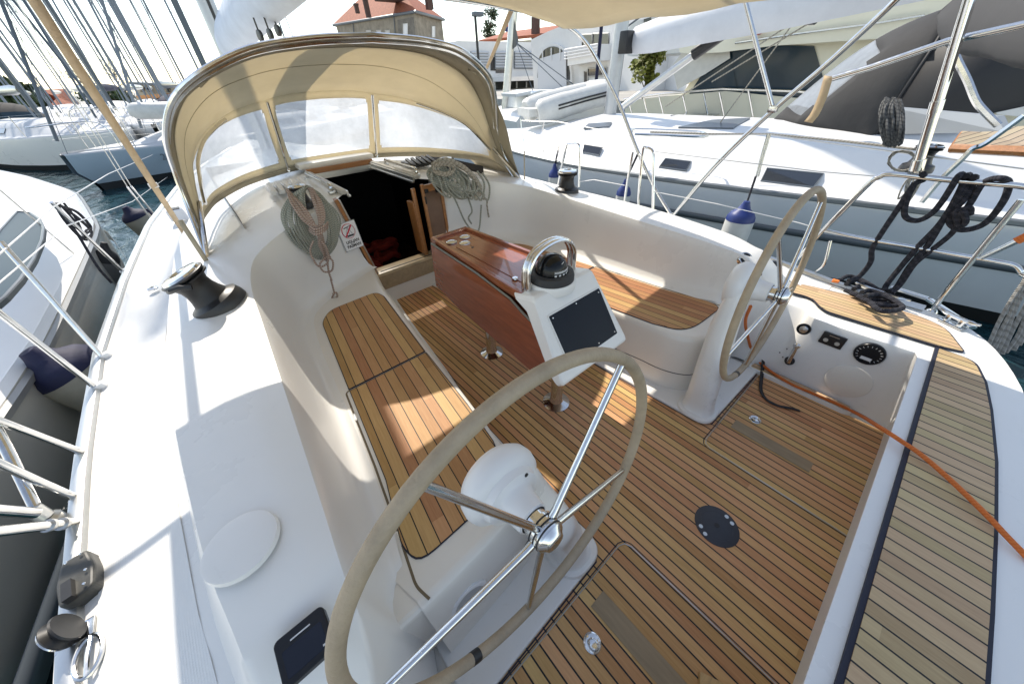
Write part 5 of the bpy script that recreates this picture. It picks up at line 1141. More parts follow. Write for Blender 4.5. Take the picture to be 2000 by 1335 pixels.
# ---- port neighbour
pb,G2,sm2,pf2=boat('neighbouring_yacht','white sailing yacht with beige topsides lying close along the port side',(-4.15,3.6,0),R(-5),L=12.6,B=4.1,gz=.50,bz=.70,hull=hbeige,roof=.36,mast=15,mastat=.10,rig=True,rails=False,wins=False,hstripe=(.50,.14),mr=.10)
m=MB(); 
for dx,dz,w_ in ((.005,-.03,.022),): m.tube([V(((sm2(y)+dx),y*12.6,G2(y)+dz)) for y in [-.5+i/40 for i in range(39)]],w_,6,flat=1.2); 
m.build('rubbing_band',mat('band_grey',(.30,.30,.29),.35,.4),pb)
pw=[]
for k,(a,b) in enumerate((((35,412),(0,445)),((62,418),(0,500)),((84,440),(0,560)),((82,470),(20,575)))): pass
def onp(px,py,zz): return PZ(px,py,zz)
q=[(34,413),(60,416),(78,428),(85,445),(82,468),(66,505),(40,545),(10,578),(-40,620),(-80,600),(-60,540),(0,450)]
m=MB(); P=[PZ(a,b,.80+.04*0) for a,b in q]; cz=sum(P,V())/len(P)
Mp=Matrix.Translation(V((-4.15,3.6,0)))@Matrix.Rotation(R(-5),4,'Z'); P=[Mp.inverted()@p for p in P]; n=len(P)
m.add(P+[p-V((0,0,.03)) for p in P],[tuple(range(n))]+[(i,(i+1)%n,n+(i+1)%n,n+i) for i in range(n)]); m.build('long_window',mat('tinted_window',(.012,.03,.04),.35,spec=.15),pb)
m=MB(); m.tube(P,.008,6,closed=True); m.build('window_seal',stripe,pb)
for qq,uu in ((((67,643),(95,658),(36,756),(0,745)),-2.42),(((69,868),(109,904),(-10,1090),(-10,975)),-2.62)):
    m=MB(); m.add([Mp.inverted()@PX(a_,b_,uu) for a_,b_ in qq],[(0,1,2,3)]); m.build('hull_window',rubber,pb,thick=.02)
fender('navy-capped beige fender squeezed between the port hulls at the bow end',PX(255,415,-2.12),.17,.85,fendb,navy,tilt=-.25)
fender('small navy fender top poking above the port toe rail by the shrouds',PX(292,418,-2.05),.10,.5,fendb,navy)
fender('big navy-covered fender between the port hulls beside the stanchion bases',PX(95,705,-2.12),.16,.8,fendb,navy,tilt=-.3)
fender('grey-black cylindrical fender under the port gate near the chrome tubes',PX(205,492,-2.05),.09,.5,mat('fender_grey',(.16,.16,.16),.5),rubber,tilt=.5)
bl=thing('coiled_line','black line coiled and hung on the port shroud wires above the neighbouring deck','rope'); m=MB(); random.seed(11)
for i in range(4): m.tube(cr([PX(105+J(4)+6*i,396,-1.9),PX(125+J(6)+8*i,430,-1.9),PX(150+J(6)+6*i,462,-1.9),PX(172+J(4),468-6*i,-1.9),PX(178,452-3*i,-1.9),PX(150+J(3),425-4*i,-1.9),PX(118+J(3),402,-1.9)],5),.007,6)
m.tube(cr([PX(108,398,-1.9),PX(150,455,-1.9),PX(190,520,-1.9),PX(218,552,-1.9)],4),.008,6); m.build('coil',ropek,bl)
# ---- boats across the fairway on the left
def dirpos(px,D,z=0): p=PD(px,185,D); return (p.x,p.y,z)
def bowpos(px,D,rz,L=12):
    p=PD(px,185,D); a=R(rz); return (p.x+math.sin(a)*L/2,p.y-math.cos(a)*L/2,0)
fdeck=mat('deck_far',(.56,.57,.58),.5,var=.15,vs=1); fmast=mat('mast_far_shaded',(.20,.23,.26),.5)  # far masts are aluminium, their shade put into the darker colour
rows_=[(100,17.5,127,hblue,'grey-blue hulled sailing boat numbered 281 ZD across the fairway',{'hood':vin2,'mr':.10,'wins':True,'bz':.42,'gz':.30}),
(300,17.5,124,hblue,'pale blue hulled sailing boat across the water just left of the sprayhood',{'hood':gcan,'bz':.42,'gz':.30}),
(25,24,205,gel,'white sailing boat with a dark mast at the far left edge',{'hood':gcan}),
(330,26,170,gel,'white sailing boat half hidden behind the sprayhood edge',{'hood':navy}),
(190,34,182,gel,'distant white sailing boat between the first two boats across the fairway',{}),
(80,36,190,gel,'distant white sailing boat below the red-roofed house on the left',{}),
(245,40,180,gel,'distant sailing boat with a slim mast near the bare trees',{}),
(300,44,178,gel,'far sailing boat nearest the tan terrace building',{}),
(140,46,184,gel,'far sailing boat with the tallest thin mast at the left',{}),
(-40,30,200,gel,'sailing boat mostly outside the left edge, its mast leaning in',{}),
(215,27,176,gel,'sailing boat whose twin-spreader mast crosses behind the tan strap',{'boomm':navy}),
(375,40,175,gel,'sailing boat hidden by the sprayhood except its thin mast',{}),
(410,48,176,gel,'sailing boat behind the sprayhood with a mast left of the boom',{}),
(470,60,176,gel,'farthest sailing boat, mast showing beyond the boom',{}),
(590,46,176,gel,'sailing boat behind the sprayhood whose mast shows right of the boom',{}),
(55,44,186,gel,'far white sailing boat beneath the tree at the left edge',{'rails':False}),
(110,52,181,gel,'far sailing boat in front of the small red-roofed house',{'rails':False}),
(165,30,190,gel,'white sailing boat directly behind the tan strap, second row',{'rails':False}),
(205,56,178,gel,'farthest sailing boat in line with the dark evergreen clump',{'rails':False}),
(262,32,172,gel,'white sailing boat in the second row left of the terrace building',{'rails':False}),
(285,58,180,gel,'farthest sailing boat under the orange awning',{'rails':False}),
(318,36,178,gel,'second-row sailing boat whose mast grazes the sprayhood edge',{'rails':False}),
(-5,38,195,gel,'second-row sailing boat at the extreme left edge',{'rails':False}),
(350,60,180,gel,'farthest sailing boat, its mast just above the sprayhood bow',{'rails':False})]
for i,(px,D,hd,hm,lab,kw) in enumerate(rows_):
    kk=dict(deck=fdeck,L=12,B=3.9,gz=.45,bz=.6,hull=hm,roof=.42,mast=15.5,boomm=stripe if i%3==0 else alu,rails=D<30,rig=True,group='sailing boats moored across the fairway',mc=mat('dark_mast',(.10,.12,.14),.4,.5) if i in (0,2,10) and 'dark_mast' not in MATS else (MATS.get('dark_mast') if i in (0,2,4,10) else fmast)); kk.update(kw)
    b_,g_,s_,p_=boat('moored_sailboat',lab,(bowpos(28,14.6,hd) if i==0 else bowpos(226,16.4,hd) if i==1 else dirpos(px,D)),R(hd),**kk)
    if i in (0,1):
        dn=MB(); dn.tube(cr([V((.55,3.0,1.12)),V((.62,1.2,1.12)),V((.45,.6,1.12)),V((-.45,.6,1.12)),V((-.62,1.2,1.12)),V((-.55,3.0,1.12)),V((0,3.7,1.16))],5,True),.2,10,closed=True); dn.build('upturned_dinghy',fendw,b_)
        s=1 if i==0 else -1
        for y in (1.6,3.4):
            if i==0: q=MB(); q.box((s_(y/12)*1.0*s*.995+.0,y,.08),(.03,.75,.16)); q.build('hull_window',winm,b_)
        nm='281  ZD' if i==0 else '2575 ZD'
        for sd in (1,-1):
            fm_=frame(V((sd*(s_(.36)+.05),.345*12,.12)),V((-sd*.28 if sd>0 else -.28*-1*-1,(1 if sd>0 else -1)*.96,0)),V((0,0,1)))
            text(nm,.22,stripe,fm_,b_,'registration',ext=.004)
m=MB(); p=dirpos(95,19.2); 
bt=thing('dinghy_tender','white rigid inflatable tender with twin black side stripes on the starboard neighbour\'s foredeck','dinghy')
a=PD(1040,222,7.6); b=PD(1163,198,8.2); ax_=(b-a).normalized(); sd=ax_.cross(V((0,0,1))).normalized()
def dg(x,y,z): return a+ax_*x+sd*y+V((0,0,z))
Ld=(b-a).length
for q_ in (1,-1):
    m=MB(); m.tube([p for p in cr([dg(Ld*1.02,q_*.0-.30*(-q_),.12),dg(Ld*.6,q_*.36,.10),dg(Ld*.2,q_*.36,.06),dg(-.02,q_*.30,.02)],5)],[.19]*8+[.2]*4+[.20]*3+[.16],12); m.build('tube',fendw,bt)
m=MB(); m.tube([p for p in cr([dg(Ld*1.0,-.30,.14),dg(Ld*1.07,0,.15),dg(Ld*1.0,.30,.14)],5)],.18,12); m.build('bow_tube',fendw,bt)
for dz in (.02,.07):
    m=MB(); m.tube([p+V((0,0,dz)) for p in (dg(Ld*.95,-.36-.17,.10),dg(Ld*.6,-.36-.198,.08),dg(Ld*.2,-.36-.2,.04))],.014,6); m.build('side_stripe',black,bt); m=MB(); m.tube([p+V((0,0,dz)) for p in (dg(Ld*.95,.36+.17,.10),dg(Ld*.6,.36+.198,.08),dg(Ld*.2,.36+.2,.04))],.014,6); m.build('side_stripe',black,bt)
m=MB(); m.box(dg(.35,0,.0),(Ld*.8,.6,.12),rz=math.atan2(ax_.y,ax_.x)); m.build('dinghy_floor',fendw,bt)
# ================================================================ WATER, QUAY, BUILDINGS, TREES
def water():
    m,ns,ln,p=newmat('water'); p.inputs['Base Color'].default_value=(.012,.045,.055,1); p.inputs['Roughness'].default_value=.07; p.inputs['IOR'].default_value=1.33
    tc=N(ns,'TexCoord'); mp=N(ns,'Mapping'); mp.inputs['Scale'].default_value=(1,.45,1); mp.inputs['Rotation'].default_value=(0,0,.5); ln.new(tc.outputs['Object'],mp.inputs[0])
    a=N(ns,'TexNoise'); a.inputs['Scale'].default_value=3.5; a.inputs['Detail'].default_value=5; a.inputs['Distortion'].default_value=.6; ln.new(mp.outputs[0],a.inputs[0])
    b=N(ns,'Bump'); b.inputs['Strength'].default_value=.7; b.inputs['Distance'].default_value=.10; ln.new(a.outputs[0],b.inputs['Height']); ln.new(b.outputs[0],p.inputs['Normal']); return m
m=MB(); m.add([(-600,-300,WZ),(600,-300,WZ),(600,900,WZ),(-600,900,WZ)],[(0,1,2,3)]); tag(m.build('water',water()),None,None,kind='structure')
paving=mat('quay_concrete',(.42,.40,.36),.85,var=.25,vs=.4)
def PDz(px,D,z): p=PD(px,160,D); return V((p.x,p.y,z))
m=MB(); Q=[PDz(-900,75,.25),PDz(100,66,.25),PDz(600,58,.25),PDz(860,36,.25),PDz(1100,25,.25),PDz(1600,21,.25),PDz(2400,22,.25)]
far=[V((900,-200,.25)),V((900,900,.25)),V((-900,900,.25)),V((-900,60,.25))]
P=Q+far; n=len(P); m.add(P+[V((p.x,p.y,-1)) for p in P],[tuple(range(n))[::-1] if 0 else tuple(range(n))]+[(i,n+i,n+(i+1)%n,(i+1)%n) for i in range(n)]); tag(m.build('quay',paving),None,None,kind='structure')
plaster=mat('plaster_white',(.80,.79,.77),.8,var=.1,vs=.6); stone=mat('plaster_grey_stone',(.33,.29,.23),.85,var=.35,vs=1.2); tiles=mat('roof_tiles',(.40,.12,.06),.8,var=.35,vs=3,stretch=(1,1,1))
frame_m=mat('window_frame_far',(.6,.58,.54),.6); wall_t=mat('plaster_tan',(.50,.44,.33),.8,var=.15,vs=.5)
def solid(poly,z0,z1,mt,nm,par,bev=0): m=MB(); m.prism([(p.x,p.y) for p in poly],z0,z1); return m.build(nm,mt,par)
class Fac:
    """a vertical facade plane between two ground points"""
    def __init__(s,a,b): s.a=V((a.x,a.y,0)); s.b=V((b.x,b.y,0)); s.d=(s.b-s.a).normalized(); s.n=V((s.d.y,-s.d.x,0)); 
    def px(s,px,py):
        d=ray(px,py); t=(s.a-O0).dot(s.n)/d.dot(s.n); return O0+d*t
    def toc(s):
        c=V((-C,0,0)); return s.n if (c-s.a).dot(s.n)>0 else -s.n
    def panel(s,pts,mt,nm,par,out=.05,th=.08):
        n_=s.toc(); P=[s.px(*p)+n_*out for p in pts]; k=len(P); m=MB(); m.add(P+[p-n_*th for p in P],[tuple(range(k)),tuple(range(k,2*k))[::-1]]+[(i,(i+1)%k,k+(i+1)%k,k+i) for i in range(k)]); return m.build(nm,mt,par)
    def win(s,x0,y0,x1,y1,par,mt=None,sk=0,fr=True):
        o=s.panel([(x0,y0),(x1,y0-sk),(x1,y1-sk),(x0,y1)],mt or winm,'window',par)
        if fr:
            n_=s.toc(); P=[s.px(*p)+n_*.08 for p in ((x0,y0),(x1,y0-sk),(x1,y1-sk),(x0,y1))]; m=MB(); m.tube(P,.05,4,closed=True); m.build('frame',frame_m,o)
        return o
# villa
vl=thing('villa','grey stone villa with a hipped red-tile roof and two dark chimneys above the sprayhood','villa')
ze=9.0; c0=PZ(812,21,ze); l0=PZ(650,48,ze); r0=PZ(868,37,ze); b0=l0+(r0-c0)
ins=lambda p,c,k=.05:p.lerp(c,k)
ctr=(c0+l0+r0+b0)/4; body=[ins(p,ctr,.05) for p in (c0,l0,b0,r0)]
solid(body,.2,ze-.02,stone,'wall',vl)
m=MB(); h=3.9; rg1=l0.lerp(b0,.5).lerp(c0.lerp(r0,.5),.33)+V((0,0,h)); rg2=l0.lerp(b0,.5).lerp(c0.lerp(r0,.5),.67)+V((0,0,h))
m.add([c0,l0,b0,r0,rg1,rg2,c0-V((0,0,.25)),l0-V((0,0,.25)),b0-V((0,0,.25)),r0-V((0,0,.25))],[(0,5,4,1),(1,4,2),(2,4,5,3),(3,5,0),(0,1,7,6),(1,2,8,7),(2,3,9,8),(3,0,6,9)]); rf=m.build('roof',tiles,vl)
m=MB(); m.tube([c0+V((0,0,-.1)),l0+V((0,0,-.1)),b0+V((0,0,-.1)),r0+V((0,0,-.1))],.16,6,closed=True); m.build('gutter',stripe,vl)
for px,py,w_,h_ in ((716,14,.6,2.2),(760,-8,3.4,1.0),(838,6,.9,1.4),(697,18,.5,.9)):
    p=PD(px,py,(c0-O0).length*1.04); m=MB(); m.box(p+V((0,0,0)),(w_,w_*.8,h_)); m.box(p+V((0,0,h_/2)),(w_*1.2,w_,.2)); m.build('chimney',mat('dark_brick',(.10,.06,.05),.9,var=.3,vs=4) if 'dark_brick' not in MATS else MATS['dark_brick'],rf)
fA=Fac(body[1],body[0]); fB=Fac(body[0],body[3])
for x0 in (716,736,753,788): fA.win(x0,60 if x0<780 else 47,x0+9,78 if x0<780 else 70,vl,frame_m if x0!=788 else white,sk=1.5)
fA.panel([(776,40),(808,33),(812,76),(780,80)],mat('stone_patch',(.22,.20,.17),.9,var=.4,vs=2),'render_patch',vl,.03,.05)
fB.win(843,52,849,74,vl,white,sk=1)
for x in (690,770):
    m=MB(); n_=fA.toc(); m.tube([fA.px(x,42-(x-690)*.14)+n_*.12,fA.px(x+5,90)+n_*.12],.07,6); m.build('downpipe',stripe,vl)
# modern white complex on the right
mb=thing('marina_building','white marina building with a tall arched window, right of the lamp post','building')
zt=6.6; zt=4.1; a=PZ(1037,78,zt); b=PZ(1127,46,zt+.7); f1=Fac(a,b); nn=f1.toc()
def fpoly(f,pts,mt,nm,par,depth): 
    n_=f.toc(); P=[f.px(*p) for p in pts]; k=len(P); m=MB(); m.add(P+[p-n_*depth for p in P],[tuple(range(k)),tuple(range(k,2*k))[::-1]]+[(i,(i+1)%k,k+(i+1)%k,k+i) for i in range(k)]); return m.build(nm,mt,par)
fpoly(f1,[(1037,78),(1070,62),(1095,52),(1122,47),(1138,80),(1138,200),(1045,200)],plaster,'gable_wall',mb,8)
arc=[(1050,155)]+[(1084-34*math.cos(A),130-44*math.sin(A)) for A in [math.pi*i/12 for i in range(1,12)]]+[(1120,143),(1121,160)]
f1.panel(arc,plaster,'arch_reveal',mb,.30,.5)
ar2=[(1054,152)]+[(1084.5-30*math.cos(A),130-39*math.sin(A)) for A in [math.pi*i/12 for i in range(1,12)]]+[(1117,142),(1117,156)]
f1.panel(ar2,winm,'arch_window',mb,.36,.4)
f1.panel([(1056,116),(1110,100),(1112,190),(1056,190)],mat('awning_white',(.66,.67,.69),.7,bump=1,bs=2),'white_screen',mb,.45,.1)
for x in (1066,1083,1100): m=MB(); m.tube([f1.px(x,94)+nn*.5,f1.px(x,118)+nn*.5],.05,5); m.build('mullion',white,mb)
mc_=thing('terrace_block','white two-storey block with balcony rails behind the starboard neighbour\'s mast','building')
a=PZ(1128,40,5.0); b=PZ(1262,10,5.0); f2=Fac(a,b); n2_=f2.toc()
fpoly(f2,[(1130,38),(1250,0),(1262,-10),(1262,200),(1130,200)],plaster,'wall',mc_,9)
for q in ((1138,68,1158,93),(1160,66,1190,92)): f2.win(*q,mc_,sk=1)
f2.panel([(1130,92),(1192,86),(1192,118),(1130,128)],plaster,'balcony',mc_,1.2,1.2)
for k in range(4): m=MB(); m.tube([f2.px(1128,97+k*6)+n2_*1.4,f2.px(1195,86+k*6)+n2_*1.4],.05,5); m.build('balcony_rail',white,mc_)
f2.win(1150,134,1186,150,mc_,sk=3); f2.win(1142,140,1149,168,mc_,sk=0)
text('4',.6,stripe,frame(f2.px(1168,52)+n2_*.1,-f2.d if f2.d.dot(CR[0])<0 else f2.d,V((0,0,1))),mc_,'sign') if 0 else None
wl=thing('boundary_wall','long pale wall with two round portholes behind the small round tree','wall')
a=PZ(1225,102,2.9); b=PZ(1460,45,3.2); f3=Fac(a,b)
fpoly(f3,[(1225,100),(1460,40),(1460,190),(1225,200)],wall_t if 0 else plaster,'wall',wl,3)
for x,y in ((1246,126),(1246,139)): 
    m=MB(); m.lathe([(.18,-.02),(.18,.05),(0,.05)],f3.px(x,y),f3.toc(),16,cap=False); m.build('porthole',black,wl)
lw=thing('louvred_building','low white building with grey louvred sun blinds, left of the tall pale mast','building')
zt=4.5; a=PZ(893,80,zt); b=PZ(1048,82,zt); f4=Fac(a,b); n4=f4.toc()
fpoly(f4,[(893,80),(1048,83),(1048,230),(893,230)],plaster,'wall',lw,10)
for (x0,x1,y0) in ((918,952,101),(965,998,101),(1003,1042,101)):
    o=f4.panel([(x0,y0),(x1,y0),(x1,y0+34),(x0,y0+34)],mat('blind_grey',(.22,.24,.25),.7) if 'blind_grey' not in MATS else MATS['blind_grey'],'blind',lw,.15,.1)
    m=MB()
    for k in range(6): m.tube([f4.px(x0,y0+2+k*5.5)+n4*.3,f4.px(x1,y0+2+k*5.5)+n4*.3],.10,4)
    m.build('louvre',mat('louvre_pale',(.6,.61,.62),.5) if 'louvre_pale' not in MATS else MATS['louvre_pale'],o)
f4.win(968,136,988,143,lw,fr=False); f4.panel([(958,112),(968,112),(968,138),(958,138)],black,'opening',lw,.1,.1)
f4.panel([(955,152),(1060,148),(1060,156),(955,160)],plaster,'canopy',lw,3.0,3.0)
f4.panel([(968,160),(1048,157),(1048,198),(968,205)],mat('cafe_dark',(.03,.035,.035),.6),'cafe_front',lw,.3,.2)
for x in (985,1003,1022,1040): m=MB(); m.tube([f4.px(x,160)+n4*.6,f4.px(x,204)+n4*.6],.09,6); m.build('post',white,lw)
rr=thing('red_roofed_house','house whose long red roof shows above the white marina buildings','house')
zt=9.5; a=PZ(930,88,zt-2.2); b=PZ(1110,62,zt-.2); 
A1=PD(935,82,62); B1_=PD(1130,62,58); C1=PD(1110,50,66); D1=PD(990,65,70); 
m=MB(); m.add([A1,B1_,C1,D1],[(0,1,2,3)]); rf=m.build('roof',tiles,rr,thick=.3); m=MB(); m.prism([(A1.x,A1.y),(B1_.x,B1_.y),(C1.x,C1.y),(D1.x,D1.y)],.2,min(A1.z,B1_.z)-.2); m.build('wall',wall_t,rr)
m=MB(); p=PD(1046,56,60); m.box(p,(.8,.8,2.2)); m.build('chimney',MATS['dark_brick'],rf)
# street lamp and poles
lp_=thing('street_lamp','tall dark street lamp with a square head rising behind the sprayhood\'s right shoulder','street lamp')
t_=PD(928,32,38); m=MB(); m.tube([V((t_.x,t_.y,.25)),t_],.11,8); m.build('pole',black,lp_); m=MB(); m.box(t_+V((.25,0,.12)),(.9,.5,.28),bev=.05); m.build('lamp_head',stripe,lp_)
po_=thing('flag_pole','dark blue pole in front of the white terrace block','pole'); t_=PD(1176,38,24); m=MB(); m.tube([V((t_.x,t_.y,.25)),t_+V((0,0,1.5))],.09,8); m.build('pole_shaft',navy,po_)
pmt=thing('tall_mast','pale weathered mast standing just right of the sprayhood, tapering to the awning corner','mast'); a=PD(1004,12,13.5); b_=PD(983,250,13.5); m=MB(); m.tube([b_+V((0,0,-1.5)),b_,a,a+(a-b_)*.8],[.12,.12,.12,.10],10); m.build('mast_section',alu,pmt)
m=MB(); q=[PD(1004,38,13.4),PD(1013,80,13.4),PD(1009,90,13.4),PD(1002,96,13.4)]; m.add(q,[(0,1,2,3)]); m.build('furled_flag',mat('grey_cloth',(.16,.16,.15),.8),pmt,thick=.05)
m=MB()
for p,q in (((1010,85),(1140,180)),((1008,80),(1045,190)),((1012,88),(1100,172))): m.tube([PD(*p,13.3),PD(*q,12.5)],.012,4)
m.build('stay',stripe,pmt)
bal=thing('buoy_sign','small red, white and blue balloon sign over the red roof','sign'); p=PD(990,52,50); m=MB(); m.lathe([(0,-.45),(.22,-.35),(.38,0),(.30,.32),(0,.45)],p,n=16,cap=False); m.build('balloon',mat('balloon_red',(.6,.06,.05),.5),bal); m=MB(); m.lathe([(0,-.46),(.23,-.36),(.36,-.12),(.37,-.05)],p,n=16,cap=False); m.v=[tuple(V(v)+ (V(v)-p)*.02) for v in m.v]; m.build('basket_band',bluef,bal)
# trees
def leafmat(n,c): 
    m=mat(n,c,.7,var=.55,vs=1.2); return m
def tree(name,lab,base,h,cr_,mt,n=900,ls=.35,trunk=.16,bare=False,flat=1.0,kind=None):
    t=thing(name,lab,'tree'); b=V(base); m=MB(); m.tube([b,b+V((.05,0,h*.45)),b+V((0,.05,h*.8))],[trunk,trunk*.7,trunk*.3],7)
    rnd=random.Random(hash(lab)%999 if 0 else len(lab)); br=[]
    for i in range(9 if not bare else 26):
        a=rnd.uniform(0,6.28); k=rnd.uniform(.35,.8); s_=b+V((0,0,h*k)); e=s_+V((math.cos(a)*cr_*rnd.uniform(.5,.95),math.sin(a)*cr_*rnd.uniform(.5,.95),h*rnd.uniform(.1,.32))); m.tube([s_,s_.lerp(e,.5)+V((0,0,.1*h*.3)),e],[trunk*.35,trunk*.22,trunk*.08],5); br.append(e)
        if bare:
            for q in range(5): 
                s2=s_.lerp(e,rnd.uniform(.4,1)); e2=s2+V((rnd.uniform(-1,1),rnd.uniform(-1,1),rnd.uniform(.1,1)))*cr_*.45; m.tube([s2,e2],[trunk*.10,trunk*.04],4)
    m.build('trunk',mat('bark',(.12,.09,.06),.9) if 'bark' not in MATS else MATS['bark'],t)
    m=MB(); cs=[]
    for i in range(16): cs.append((V((rnd.gauss(0,.42)*cr_,rnd.gauss(0,.42)*cr_,h*.68+rnd.gauss(0,.13)*h*flat)),cr_*rnd.uniform(.28,.5)))
    nn_=n if not bare else n//5
    for i in range(nn_):
        c,r_=rnd.choice(cs); d=V((rnd.gauss(0,1),rnd.gauss(0,1),rnd.gauss(0,1))).normalized()*r_*rnd.random()**.4; p=b+c+V((d.x,d.y,d.z*flat))
        u=V((rnd.gauss(0,1),rnd.gauss(0,1),rnd.gauss(0,1))).normalized(); w_=u.orthogonal().normalized(); s_=ls*rnd.uniform(.5,1.2)
        m.add([p-u*s_,p+w_*s_*.6,p+u*s_,p-w_*s_*.6],[(0,1,2,3)])
    m.build('crown',mt,t); return t
lg=leafmat('foliage_dark',(.05,.085,.025)); ly=leafmat('foliage_yellow',(.20,.22,.03)); lb=leafmat('foliage_brown',(.12,.10,.06))
tree('broadleaf_tree','dense dark green tree at the far left edge beyond the masts',PDz(-30,80,.2),2.2,4.0,lg,2600,.55,.35)
tree('broadleaf_tree','dark evergreen clump between the red-roofed house and the tan strap',PDz(192,78,.2),1.5,2.6,lg,1200,.3,.3)
tree('bare_tree','leafless pale tree left of the tan strap, above the boats',PDz(163,82,.2),5.6,2.2,lb,200,.12,.12,bare=True)
tree('bare_tree','leafless brownish tree right of the tan strap',PDz(228,84,.2),5.0,2.0,lb,200,.12,.12,bare=True)
tree('broadleaf_tree','low dark tree showing over the flat roof beside the street lamp',PDz(962,75,.2),11.2,1.6,lg,900,.25,.25)
tb2=tree('ornamental_tree','small rounded yellow-green tree in front of the pale wall with portholes',PDz(1262,23,.25) if 0 else V((PD(1262,150,15).x,PD(1262,150,15).y,.3)),2.15,.52,ly,1500,.09,.05)
# left houses
for (x0,x1,yt,ye,D,lab,h_) in ((100,156,204,213,95,'small red-roofed house left of the evergreen clump, low across the water',1.6),(62,92,213,218,110,'tiny orange-roofed house at the left beyond the grey mast',1.2),(215,262,200,206,100,'brown low house behind the bare trees on the left',1.0)):
    t=thing('distant_house',lab,'house'); a=PD(x0,ye,D); b=PD(x1,ye,D); d=(b-a).normalized(); n_=V((-d.y,d.x,0)); dp=9; z_=a.z
    bp=[a,b,b+n_*dp,a+n_*dp]; m=MB(); m.prism([(p.x,p.y) for p in bp],.2,z_); m.build('wall',wall_t if x0!=100 else stone,t)
    P=[V((p.x,p.y,z_)) for p in [a-d*.5-n_*.5,b+d*.5-n_*.5,b+d*.5+n_*(dp+.5),a-d*.5+n_*(dp+.5)]]; q1=a+d*3+n_*dp/2+V((0,0,h_*1.4)); q2=b-d*3+n_*dp/2+V((0,0,h_*1.4))
    m=MB(); m.add(P+[V((q1.x,q1.y,z_+h_*1.5)),V((q2.x,q2.y,z_+h_*1.5))],[(0,1,5,4),(1,2,5),(2,3,4,5),(3,0,4),(0,3,2,1)]); r_=m.build('roof',tiles if x0<200 else stone,t)
    f=Fac(a,b)
    for k in range(4): xx=x0+6+k*(x1-x0-8)/4; f.win(xx,ye+4,xx+3,ye+10,t,fr=False)
tt=thing('tan_terrace','pale tan waterfront building with an upper terrace, just left of the sprayhood','building'); a=PD(266,178,60); b=PD(345,180,56); f=Fac(a,b); fpoly(f,[(266,162),(300,164),(345,166),(420,170),(420,215),(266,215)],wall_t,'wall',tt,9); f.panel([(262,160),(345,164),(420,167),(420,171),(262,165)],stripe,'roof_edge',tt,.5,1)
for x in (275,288,310,326): f.win(x,170,x+7,180,tt,fr=False)
f.panel([(292,186),(340,182),(338,190),(300,192)],mat('orange_awning',(.70,.32,.12),.7),'awning',tt,1.5,1.5)
# motor yacht
my_=thing('motor_yacht','large cream motor yacht with dark wheelhouse windows towering behind the starboard neighbour','motor yacht')
fm_=Fac(PX(1240,150,8.6),PX(1900,150,9.6)); nm_=fm_.toc()
def mp_(pts,mt,nm,out,dep):
    P=[fm_.px(*p)+nm_*out for p in pts]; k=len(P); m=MB(); m.add(P+[p-nm_*dep for p in P],[tuple(range(k)),tuple(range(k,2*k))[::-1]]+[(i,(i+1)%k,k+(i+1)%k,k+i) for i in range(k)]); o=m.build(nm,mt,my_); bv=o.modifiers.new('bevel','BEVEL'); bv.width=.05; bv.segments=3; bv.limit_method='ANGLE'; return o
mp_([(1232,200),(1300,192),(1420,182),(1600,200),(1900,215),(1990,215),(1990,330),(1300,330),(1232,240)],cream,'hull_side',.25,4.2)
mp_([(1336,185),(1372,135),(1420,100),(1520,88),(1700,78),(1850,60),(1990,60),(1990,240),(1440,215)],cream,'deckhouse',0,3.6)
mp_([(1352,183),(1400,108),(1412,104),(1422,107),(1440,183)],glassb,'side_window',.03,.1); mp_([(1446,184),(1432,103),(1520,95),(1585,97),(1600,150),(1560,185)],glassb,'side_window',.03,.1)
mp_([(1340,88),(1380,74),(1420,60),(1640,22),(1850,-8),(1990,-20),(1990,62),(1840,62),(1690,72),(1520,84),(1420,97),(1360,100),(1342,98)],cream,'flybridge',.35,4.3)
mp_([(1322,128),(1345,98),(1420,72),(1424,112),(1380,140),(1330,168)],mat('cover_cloth',(.66,.64,.58),.8,bump=1.2,bs=4,var=.15,vs=3),'bow_cover',.15,3.0)
mp_([(1520,40),(1660,8),(1664,12),(1522,46)],stripe,'vent_slot',.38,.05)
m=MB(); m.tube([fm_.px(x,y)+nm_*.45 for x,y in ((1232,192),(1300,182),(1420,172),(1560,176),(1700,190))],.022,6); m.tube([fm_.px(x,y)+nm_*.42 for x,y in ((1445,85),(1560,68),(1700,50),(1800,34),(1804,40))],.02,6); m.build('guard_rail',chrome,my_)
for x in (1240,1270,1300,1345,1385,1415,1470): m=MB(); m.tube([fm_.px(x,190-(x-1240)*.07)+nm_*.45,fm_.px(x+8,225)+nm_*.4],.02,6); m.build('rail_post',chrome,my_)
p=fm_.px(1492,58)+nm_*.42; m=MB(); m.lathe([(.10,-.02),(.10,.10),(.06,.10),(.05,.02),(0,.02)],p,nm_,16,cap=False); m.build('nav_light',mat('red_ring',(.45,.08,.06),.5),my_)
mp_([(1852,95),(1905,92),(1935,190),(1880,205)],cream,'aft_pillar',.3,.4)
for k in range(4): mp_([(1930,150+k*16),(1975,158+k*17),(1990,168+k*17),(1940,166+k*16)],gel,'step',.5,1.2)
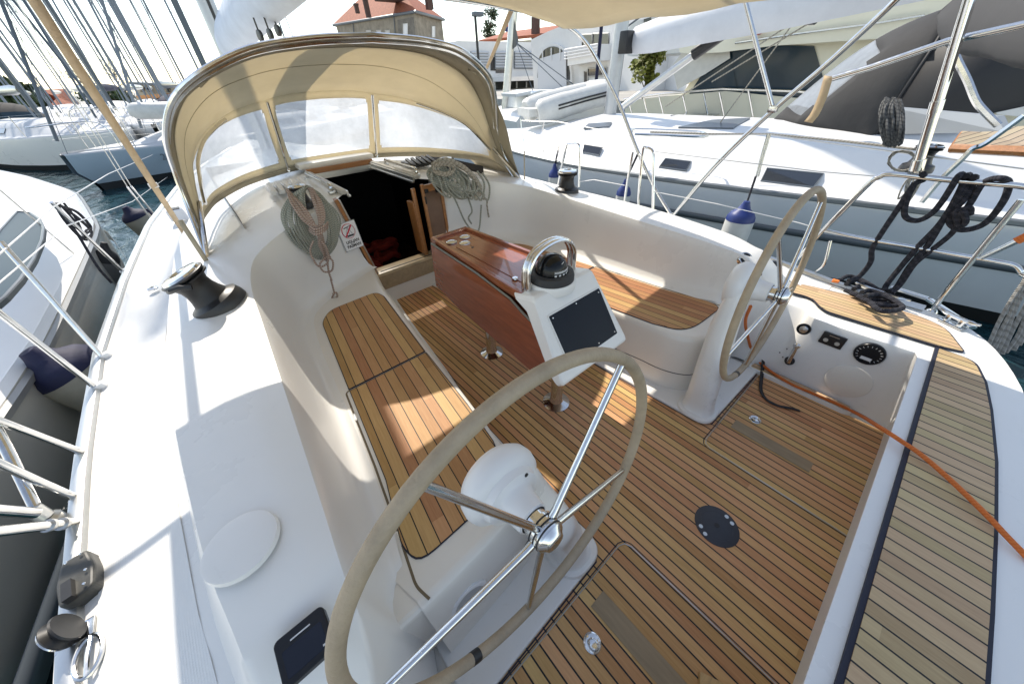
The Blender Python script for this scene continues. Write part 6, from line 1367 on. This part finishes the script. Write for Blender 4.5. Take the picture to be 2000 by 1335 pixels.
# white upper-deck boat behind the boom
wb=thing('white_motor_yacht','white motor yacht with small square portholes high behind the neighbour\'s boom','motor yacht'); f=Fac(PX(1200,40,12.5),PX(1420,10,13.5)); n_=f.toc()
def wp_(pts,mt,nm,out,dep): P=[f.px(*p)+n_*out for p in pts]; k=len(P); m=MB(); m.add(P+[p-n_*dep for p in P],[tuple(range(k)),tuple(range(k,2*k))[::-1]]+[(i,(i+1)%k,k+(i+1)%k,k+i) for i in range(k)]); return m.build(nm,mt,wb)
wp_([(1222,62),(1240,42),(1290,30),(1440,0),(1560,-30),(1560,90),(1226,110)],gel,'topsides',0,4); wp_([(1305,20),(1345,-5),(1480,-40),(1480,-10),(1330,18)],glassb,'windscreen',.1,2); wp_([(1258,38),(1272,34),(1272,41),(1258,44)],winm,'porthole',.05,.1); wp_([(1284,32),(1298,28),(1298,35),(1285,38)],winm,'porthole',.05,.1)
m=MB(); m.tube([f.px(x,y)+n_*.3 for x,y in ((1232,52),(1262,30),(1320,20),(1440,-5))],.03,6); m.build('bow_rail',stripe,wb)
# small motorboat with blue windows
sbt=thing('cabin_boat','small white cabin boat with pale blue windows behind the tender','motorboat'); f=Fac(PD(1030,200,12),PD(1135,190,13)); n_=f.toc()
def sp_(pts,mt,nm,out,dep): P=[f.px(*p)+n_*out for p in pts]; k=len(P); m=MB(); m.add(P+[p-n_*dep for p in P],[tuple(range(k)),tuple(range(k,2*k))[::-1]]+[(i,(i+1)%k,k+(i+1)%k,k+i) for i in range(k)]); return m.build(nm,mt,sbt)
sp_([(1008,238),(1020,222),(1036,214),(1180,200),(1180,262),(1015,265)],gel,'hull',0,2.2); sp_([(1034,214),(1038,185),(1062,177),(1128,176),(1140,182),(1144,205)],gel,'cabin',-.2,1.6); sp_([(1037,208),(1041,190),(1061,189),(1064,205)],glassb,'cabin_window',-.15,.1); sp_([(1068,200),(1066,182),(1125,179),(1130,196)],mat('pale_screen',(.35,.42,.46),.3),'cabin_window',-.15,.1); sp_([(1010,184),(1040,178),(1040,184),(1012,190)],white,'roof_board',-.1,1.0)
lb_=thing('life_ring_post','orange-red lifebuoy board on the quay under the white awning','lifebuoy'); p=PD(1007,202,20); m=MB(); m.box(p,(.12,.12,.9),bev=.03); m.build('board',mat('lifebuoy_orange',(.62,.16,.07),.6),lb_)
# ---- put every Empty at the base of its thing
bpy.context.view_layer.update()
for o in list(COL.objects):
    if o.type=='EMPTY' and o.parent is None and o.location.length<1e-9 and o.scale.x==1:
        mn=V((1e9,)*3); mx=-mn; st_=list(o.children)
        while st_:
            c=st_.pop(); st_+=list(c.children)
            if c.type=='MESH':
                for v in c.bound_box:
                    p=c.matrix_world@V(v)
                    for k in range(3): mn[k]=min(mn[k],p[k]); mx[k]=max(mx[k],p[k])
        if mn.x<1e8:
            b=V(((mn.x+mx.x)/2,(mn.y+mx.y)/2,mn.z)); o.location=b
            for c in o.children: c.location=c.location-b
